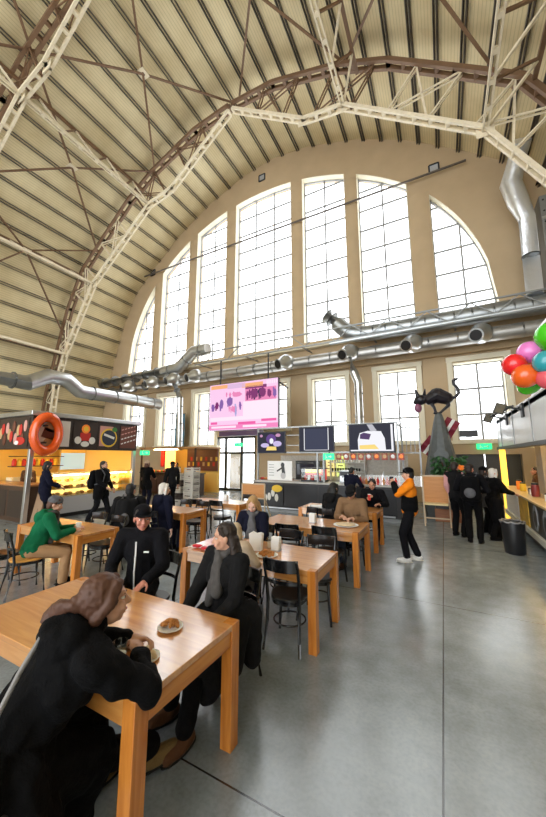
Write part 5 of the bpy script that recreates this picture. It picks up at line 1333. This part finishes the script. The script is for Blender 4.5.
def phone(label, hnd=1):
    def f(D):
        w = world(D, D['wr'][hnd]); e = world(D, D['el'][hnd]); d = (w-e).normalized(); p = w+d*.09+V((0, 0, .03))
        o = thing('phone', label, 'phone', p); MB().box((0, 0, 0), (.07, .01, .14), rot=Matrix.Rotation(-.5, 3, 'X')).build('phone_body', BLACKP, o, bevel=.003)
        MB().box((0, -.006, .003), (.062, .002, .125), rot=Matrix.Rotation(-.5, 3, 'X')).build('phone_screen', mat('phone_glass', (.03, .03, .05), .1), o)
    return f

# --- at the nearest table
person('woman in a black padded coat seen from behind, brown ponytail, elbows on the nearest table', (-1.81, .87, 0), R(-12), 1.04, 'sit', lean=.60, side=.24, yaw=R(-14), pitch=R(2), hl=(-.03, .56, .775), hr=(.12, .53, .77), curl=(.9, .9), palms=((.6, 0, -.6), (-.6, 0, -.6)),
       skin='fair', top='black', coat='long', pants='black', shoes='olivebrown', hair=('ponytail', 'brown'), fem=True, hood=True, girth=1.12, vox=.0085, puff=.045, legs=[(-.2, .5, .085), (-.06, .76, .085)], poles=((-.9, -.2, -.5), (.9, -.2, -.2)), extra=bag_strap)
person('man in a black cap and black jacket with white zip sitting across the nearest table', (-2.86, 2.50, 0), R(180+30), 1.0, 'sit', lean=.08, yaw=R(30), pitch=R(-6), hl=(-.16, .36, .72), hr=(.16, .36, .72), skin='ruddy', top='ink', pants='black', shoes='black', hair=('short', 'dark'), hat=('cap', 'ink'), vox=.0085, puff=.02, legs=[(-.1, .3, .085), (.12, .35, .085)],
       extra=lambda D: (MB().tube([D['P'](0, .165, .47), D['P'](0, .172, .34), D['P'](.01, .168, .18), D['P'](.01, .165, .02)], .008, 6).build('zip', WHITE, D['root']), MB().box(D['P'](-.10, .158, .37), (.05, .012, .014)).build('chest_emblem', WHITE, D['root'])))
person('smiling woman with long dark hair and a black coat, turned aside at the nearest table', (-1.70, 2.40, 0), R(180-12), .94, 'sit', girth=1.1, lean=.06, yaw=R(-40), pitch=R(-6), hl=(-.2, .36, .70), hr=(.12, .38, .70), skin='fair', top='soot', coat='long', pants='black', shoes='brown', hair=('loose', 'dark'), fem=True, vox=.0085, puff=.025, scarf='plaid', legs=[(-.2, .56, .085), (.1, .48, .085)])
# --- second table
person('blond girl in a dark jacket looking down at the second table', (-2.52, 4.2, 0), R(180+14), .93, 'sit', lean=.12, pitch=R(-28), hl=(-.08, .38, .82), hr=(.12, .38, .82), skin='pale', top='navy', pants='navy', shoes='soot', hair=('long', 'blond'), fem=True, scarf='grey')
person('child with pale hair and beige sleeves bending over the second table, back to the viewer', (-2.08, 3.0, 0), R(12), .76, 'sit', lean=.2, yaw=R(35), pitch=R(-15), hl=(-.05, .28, 1.16), hr=(.22, .36, .98), skin='pale', top='beige', pants='grey', shoes='white', hair=('bob', 'pale'), fem=True, seat=.475, legs=[(-.11, .36, .25), (.11, .36, .25)])
# --- third and fourth tables
person('man in a brown jacket and dark cap bowing over a white plate', (-1.53, 6.1, 0), R(180), 1.0, 'sit', lean=.22, pitch=R(-38), hl=(-.1, .42, .82), hr=(.1, .42, .84), curl=(1, 1), skin='fair', top='khaki', pants='denim', shoes='brown', hair=('short', 'black'), hat=('cap', 'soot'))
person('dark hooded person in a black coat seen from behind at the fourth table', (-2.12, 6.52, 0), R(-18), .98, 'sit', lean=.25, pitch=R(-15), hl=(-.15, .42, .84), hr=(.15, .42, .84), skin='fair', top='soot', coat='mid', hair=('long', 'black'), fem=True, hood=True)
person('man in a black jacket raising a red cup at the fourth table', (-1.50, 7.86, 0), R(180), 1.0, 'sit', lean=.15, pitch=R(-20), hl=(-.2, .42, .84), hr=(.06, .36, .94), palms=((0, 0, -1), (-1, 0, 0)), skin='warm', top='ink', pants='black', hair=('short', 'black'), extra=held_cup('red paper cup in the hand of the man at the fourth table', (.7, .03, .03)))
person('person in dark blue standing with bent head at the food bar counter', (-2.42, 9.35, 0), R(-20), .9, 'stand', lean=.18, pitch=R(-25), hl=(-.2, .42, 1.12), hr=(.2, .42, 1.12), skin='warm', top='navy', pants='denim', hair=('short', 'black'))
# --- green jacket table
person('person in a green jacket and patterned grey beanie leaning on a table', (-5.28, 2.68, 0), R(-30), .95, 'sit', lean=.36, girth=1.1, yaw=R(-10), pitch=R(-16), hl=(-.1, .50, .84), hr=(.16, .50, .84), skin='fair', top='green', pants='camel', shoes='black', hair=('short', 'brown'), hat=('beanie', 'grey'), hood=True, scarf='plaid')
person('dark haired person with a dark grey pack sitting behind the man in the cap', (-5.25, 4.22, 0), R(40), 1.0, 'sit', girth=1.12, lean=.1, yaw=R(-20), skin='warm', top='soot', pants='black', hair=('short', 'black'), extra=backpack('dark grey backpack on the dark haired sitter near the green jacket table'))
person('white haired person in a navy coat sitting with their back to the viewer', (-4.98, 4.74, 0), R(-8), .98, 'sit', lean=.08, yaw=R(-25), skin='pale', top='navy', coat='mid', pants='navy', hair=('bob', 'white'), hood=True)
# --- walking and standing
walkL = [(-.09, .28, .085), (.09, -.25, .12)]
person('man in an orange and black jacket with a black cap standing in the aisle', (-.62, 6.6, 0), R(98), .955, 'stand', lean=-.03, pitch=R(-4), hl=(-.05, .27, 1.44), hr=(.07, .27, 1.40), curl=(.9, .9), palms=((1, 0, 0), (-1, 0, 0)), skin='fair', top='orange', pants='ink', shoes='white', hair=('short', 'black'), hat=('cap', 'black'), split='orange', puff=.012, legs=[(-.1, .1, .085), (.1, -.1, .085)],
       extra=lambda D: (lambda q: (q.ell(D['P'](0, 0, .04), (.205, .162, .15)), q.cap(D['P'](0, 0, .08), D['P'](0, 0, .24), .158, .152), [q.cap(D['el'][i].lerp(D['wr'][i], .1), D['el'][i].lerp(D['wr'][i], .92), .076, .06) for i in (0, 1)], blob('black_hem', q, cloth('black', CL['black']), D['root'], .012, 3, .01, .1), phone('black phone held up by the man in the orange jacket')(D)))(MB()))
person('man with a pink sleeve standing at the edge of the group by the cat sculpture', (.22, 9.1, 0), R(-30), 1.0, 'stand', pitch=R(-10), hl=(-.24, .16, .92), skin='ruddy', top='soot', pants='black', hair=('short', 'dark'), split='pink')
person('tall man wearing a black backpack, seen from behind in the group', (.5, 8.6, 0), R(-8), .985, 'stand', yaw=R(-25), hl=(-.2, .25, 1.1), hr=(.2, .25, 1.1), skin='ruddy', top='ink', pants='black', hair=('short', 'dark'), girth=1.06, extra=backpack('black backpack with grey pocket worn by the tall man in the group', 'black'))
person('woman in a dark beanie and grey checked coat standing in the group', (.86, 9.75, 0), R(-60), .93, 'stand', skin='warm', top='plaid', coat='mid', pants='black', hair=('bob', 'dark'), fem=True, hat=('beanie', 'black'), hl=(-.15, .28, 1.1), hr=(.15, .28, 1.1))
person('white haired woman in a long black coat at the snack counter', (.96, 9.15, 0), R(-62), .92, 'stand', lean=.08, skin='warm', top='black', coat='long', pants='black', hair=('bob', 'white'), fem=True, hl=(-.12, .40, 1.13), hr=(.14, .42, 1.12), legs=[(-.1, .12, .085), (.1, -.16, .085)])
person('staff member in orange light behind the snack counter', (2.25, 11.2, 0), R(90), .92, 'stand', skin='warm', top='brown', pants='black', hair=('short', 'dark'), lean=.1)
person('man in black walking past the kiosk with a bag at his side', (-8.8, 6.07, 0), R(-65), 1.0, 'walk', girth=1.2, lean=.05, hl=(-.22, .22, .95), hr=(.26, .32, 1.02), skin='fair', top='black', coat='mid', pants='ink', hair=('short', 'black'), beard='black', legs=walkL, extra=backpack('black rucksack on the back of the man walking past the kiosk', 'black'))
person('woman in dark clothes standing by the kiosk corner post', (-9.6, 5.0, 0), R(-20), 1.0, 'stand', skin='warm', top='navy', pants='black', coat='mid', hair=('bob', 'black'), fem=True, pitch=R(-15), hl=(-.1, .3, 1.1), hr=(.2, .3, 1.05))
person('vendor in dark red behind the dark kiosk side counter', (-12.75, 6.1, 0), R(200), .93, 'stand', skin='warm', top='brown', pants='black', hair=('short', 'dark'), lean=.15, hat=('beanie', 'plum'))
person('person in black standing at the far stall counter, nearest the kiosk', (-9.75, 8.5, 0), R(20), .98, 'stand', skin='fair', top='black', coat='mid', pants='navy', hair=('bob', 'brown'), fem=True, hat=('beanie', 'beige'), hl=(-.15, .36, 1.1), hr=(.15, .36, 1.1))
person('person in black with a dark cap standing beside the crate stacks', (-8.72, 8.75, 0), R(70), .97, 'stand', skin='fair', top='soot', pants='black', hair=('short', 'black'), hat=('cap', 'black'))
person('vendor in pale clothes behind the far market stall counter', (-12.6, 12.95, 0), R(190), .88, 'stand', skin='pale', top='grey', pants='black', hair=('short', 'dark'), split='white')
# ------------------------------------------------------------------ daylight and camera
w = bpy.data.worlds.new('sky'); SC.world = w; w.use_nodes = True
bg = w.node_tree.nodes['Background']; bg.inputs['Color'].default_value = (.93, .97, 1.0, 1); bg.inputs['Strength'].default_value = 4.5
def area(name, loc, sx, sy, power, col, rot=(0, 0, 0)):
    l = bpy.data.lights.new(name, 'AREA'); l.shape = 'RECTANGLE'; l.size = sx; l.size_y = sy; l.energy = power; l.color = col
    o = bpy.data.objects.new(name, l); o.location = loc; o.rotation_euler = rot; COL.objects.link(o); return o
for nm, x, z, sx, sz in (('daylight_portal', XW, 12.7, 22.2, 10.2), ('daylight_portal', -11.5, 4.1, 16.3, 3.4), ('daylight_portal', -1.6, 4.1, 8.2, 3.4)):
    p = area(nm, (x, YB+.5, z), sx, sz, 1, (1, 1, 1), (R(-90), 0, 0)); p.data.cycles.is_portal = True
cd = bpy.data.cameras.new('camera'); cam = bpy.data.objects.new('camera', cd); COL.objects.link(cam)
cd.sensor_fit = 'HORIZONTAL'; cd.sensor_width = 36; cd.lens = 36*320.4/546; cd.clip_start = .05; cd.clip_end = 200
cam.location = (0, 0, 1.88); cam.rotation_euler = (R(90+8.437), 0, R(27.744))
SC.camera = cam
vs = SC.view_settings; vs.view_transform = 'Standard'; vs.look = 'None'; vs.gamma = 1; vs.use_curve_mapping = False; vs.exposure = 0
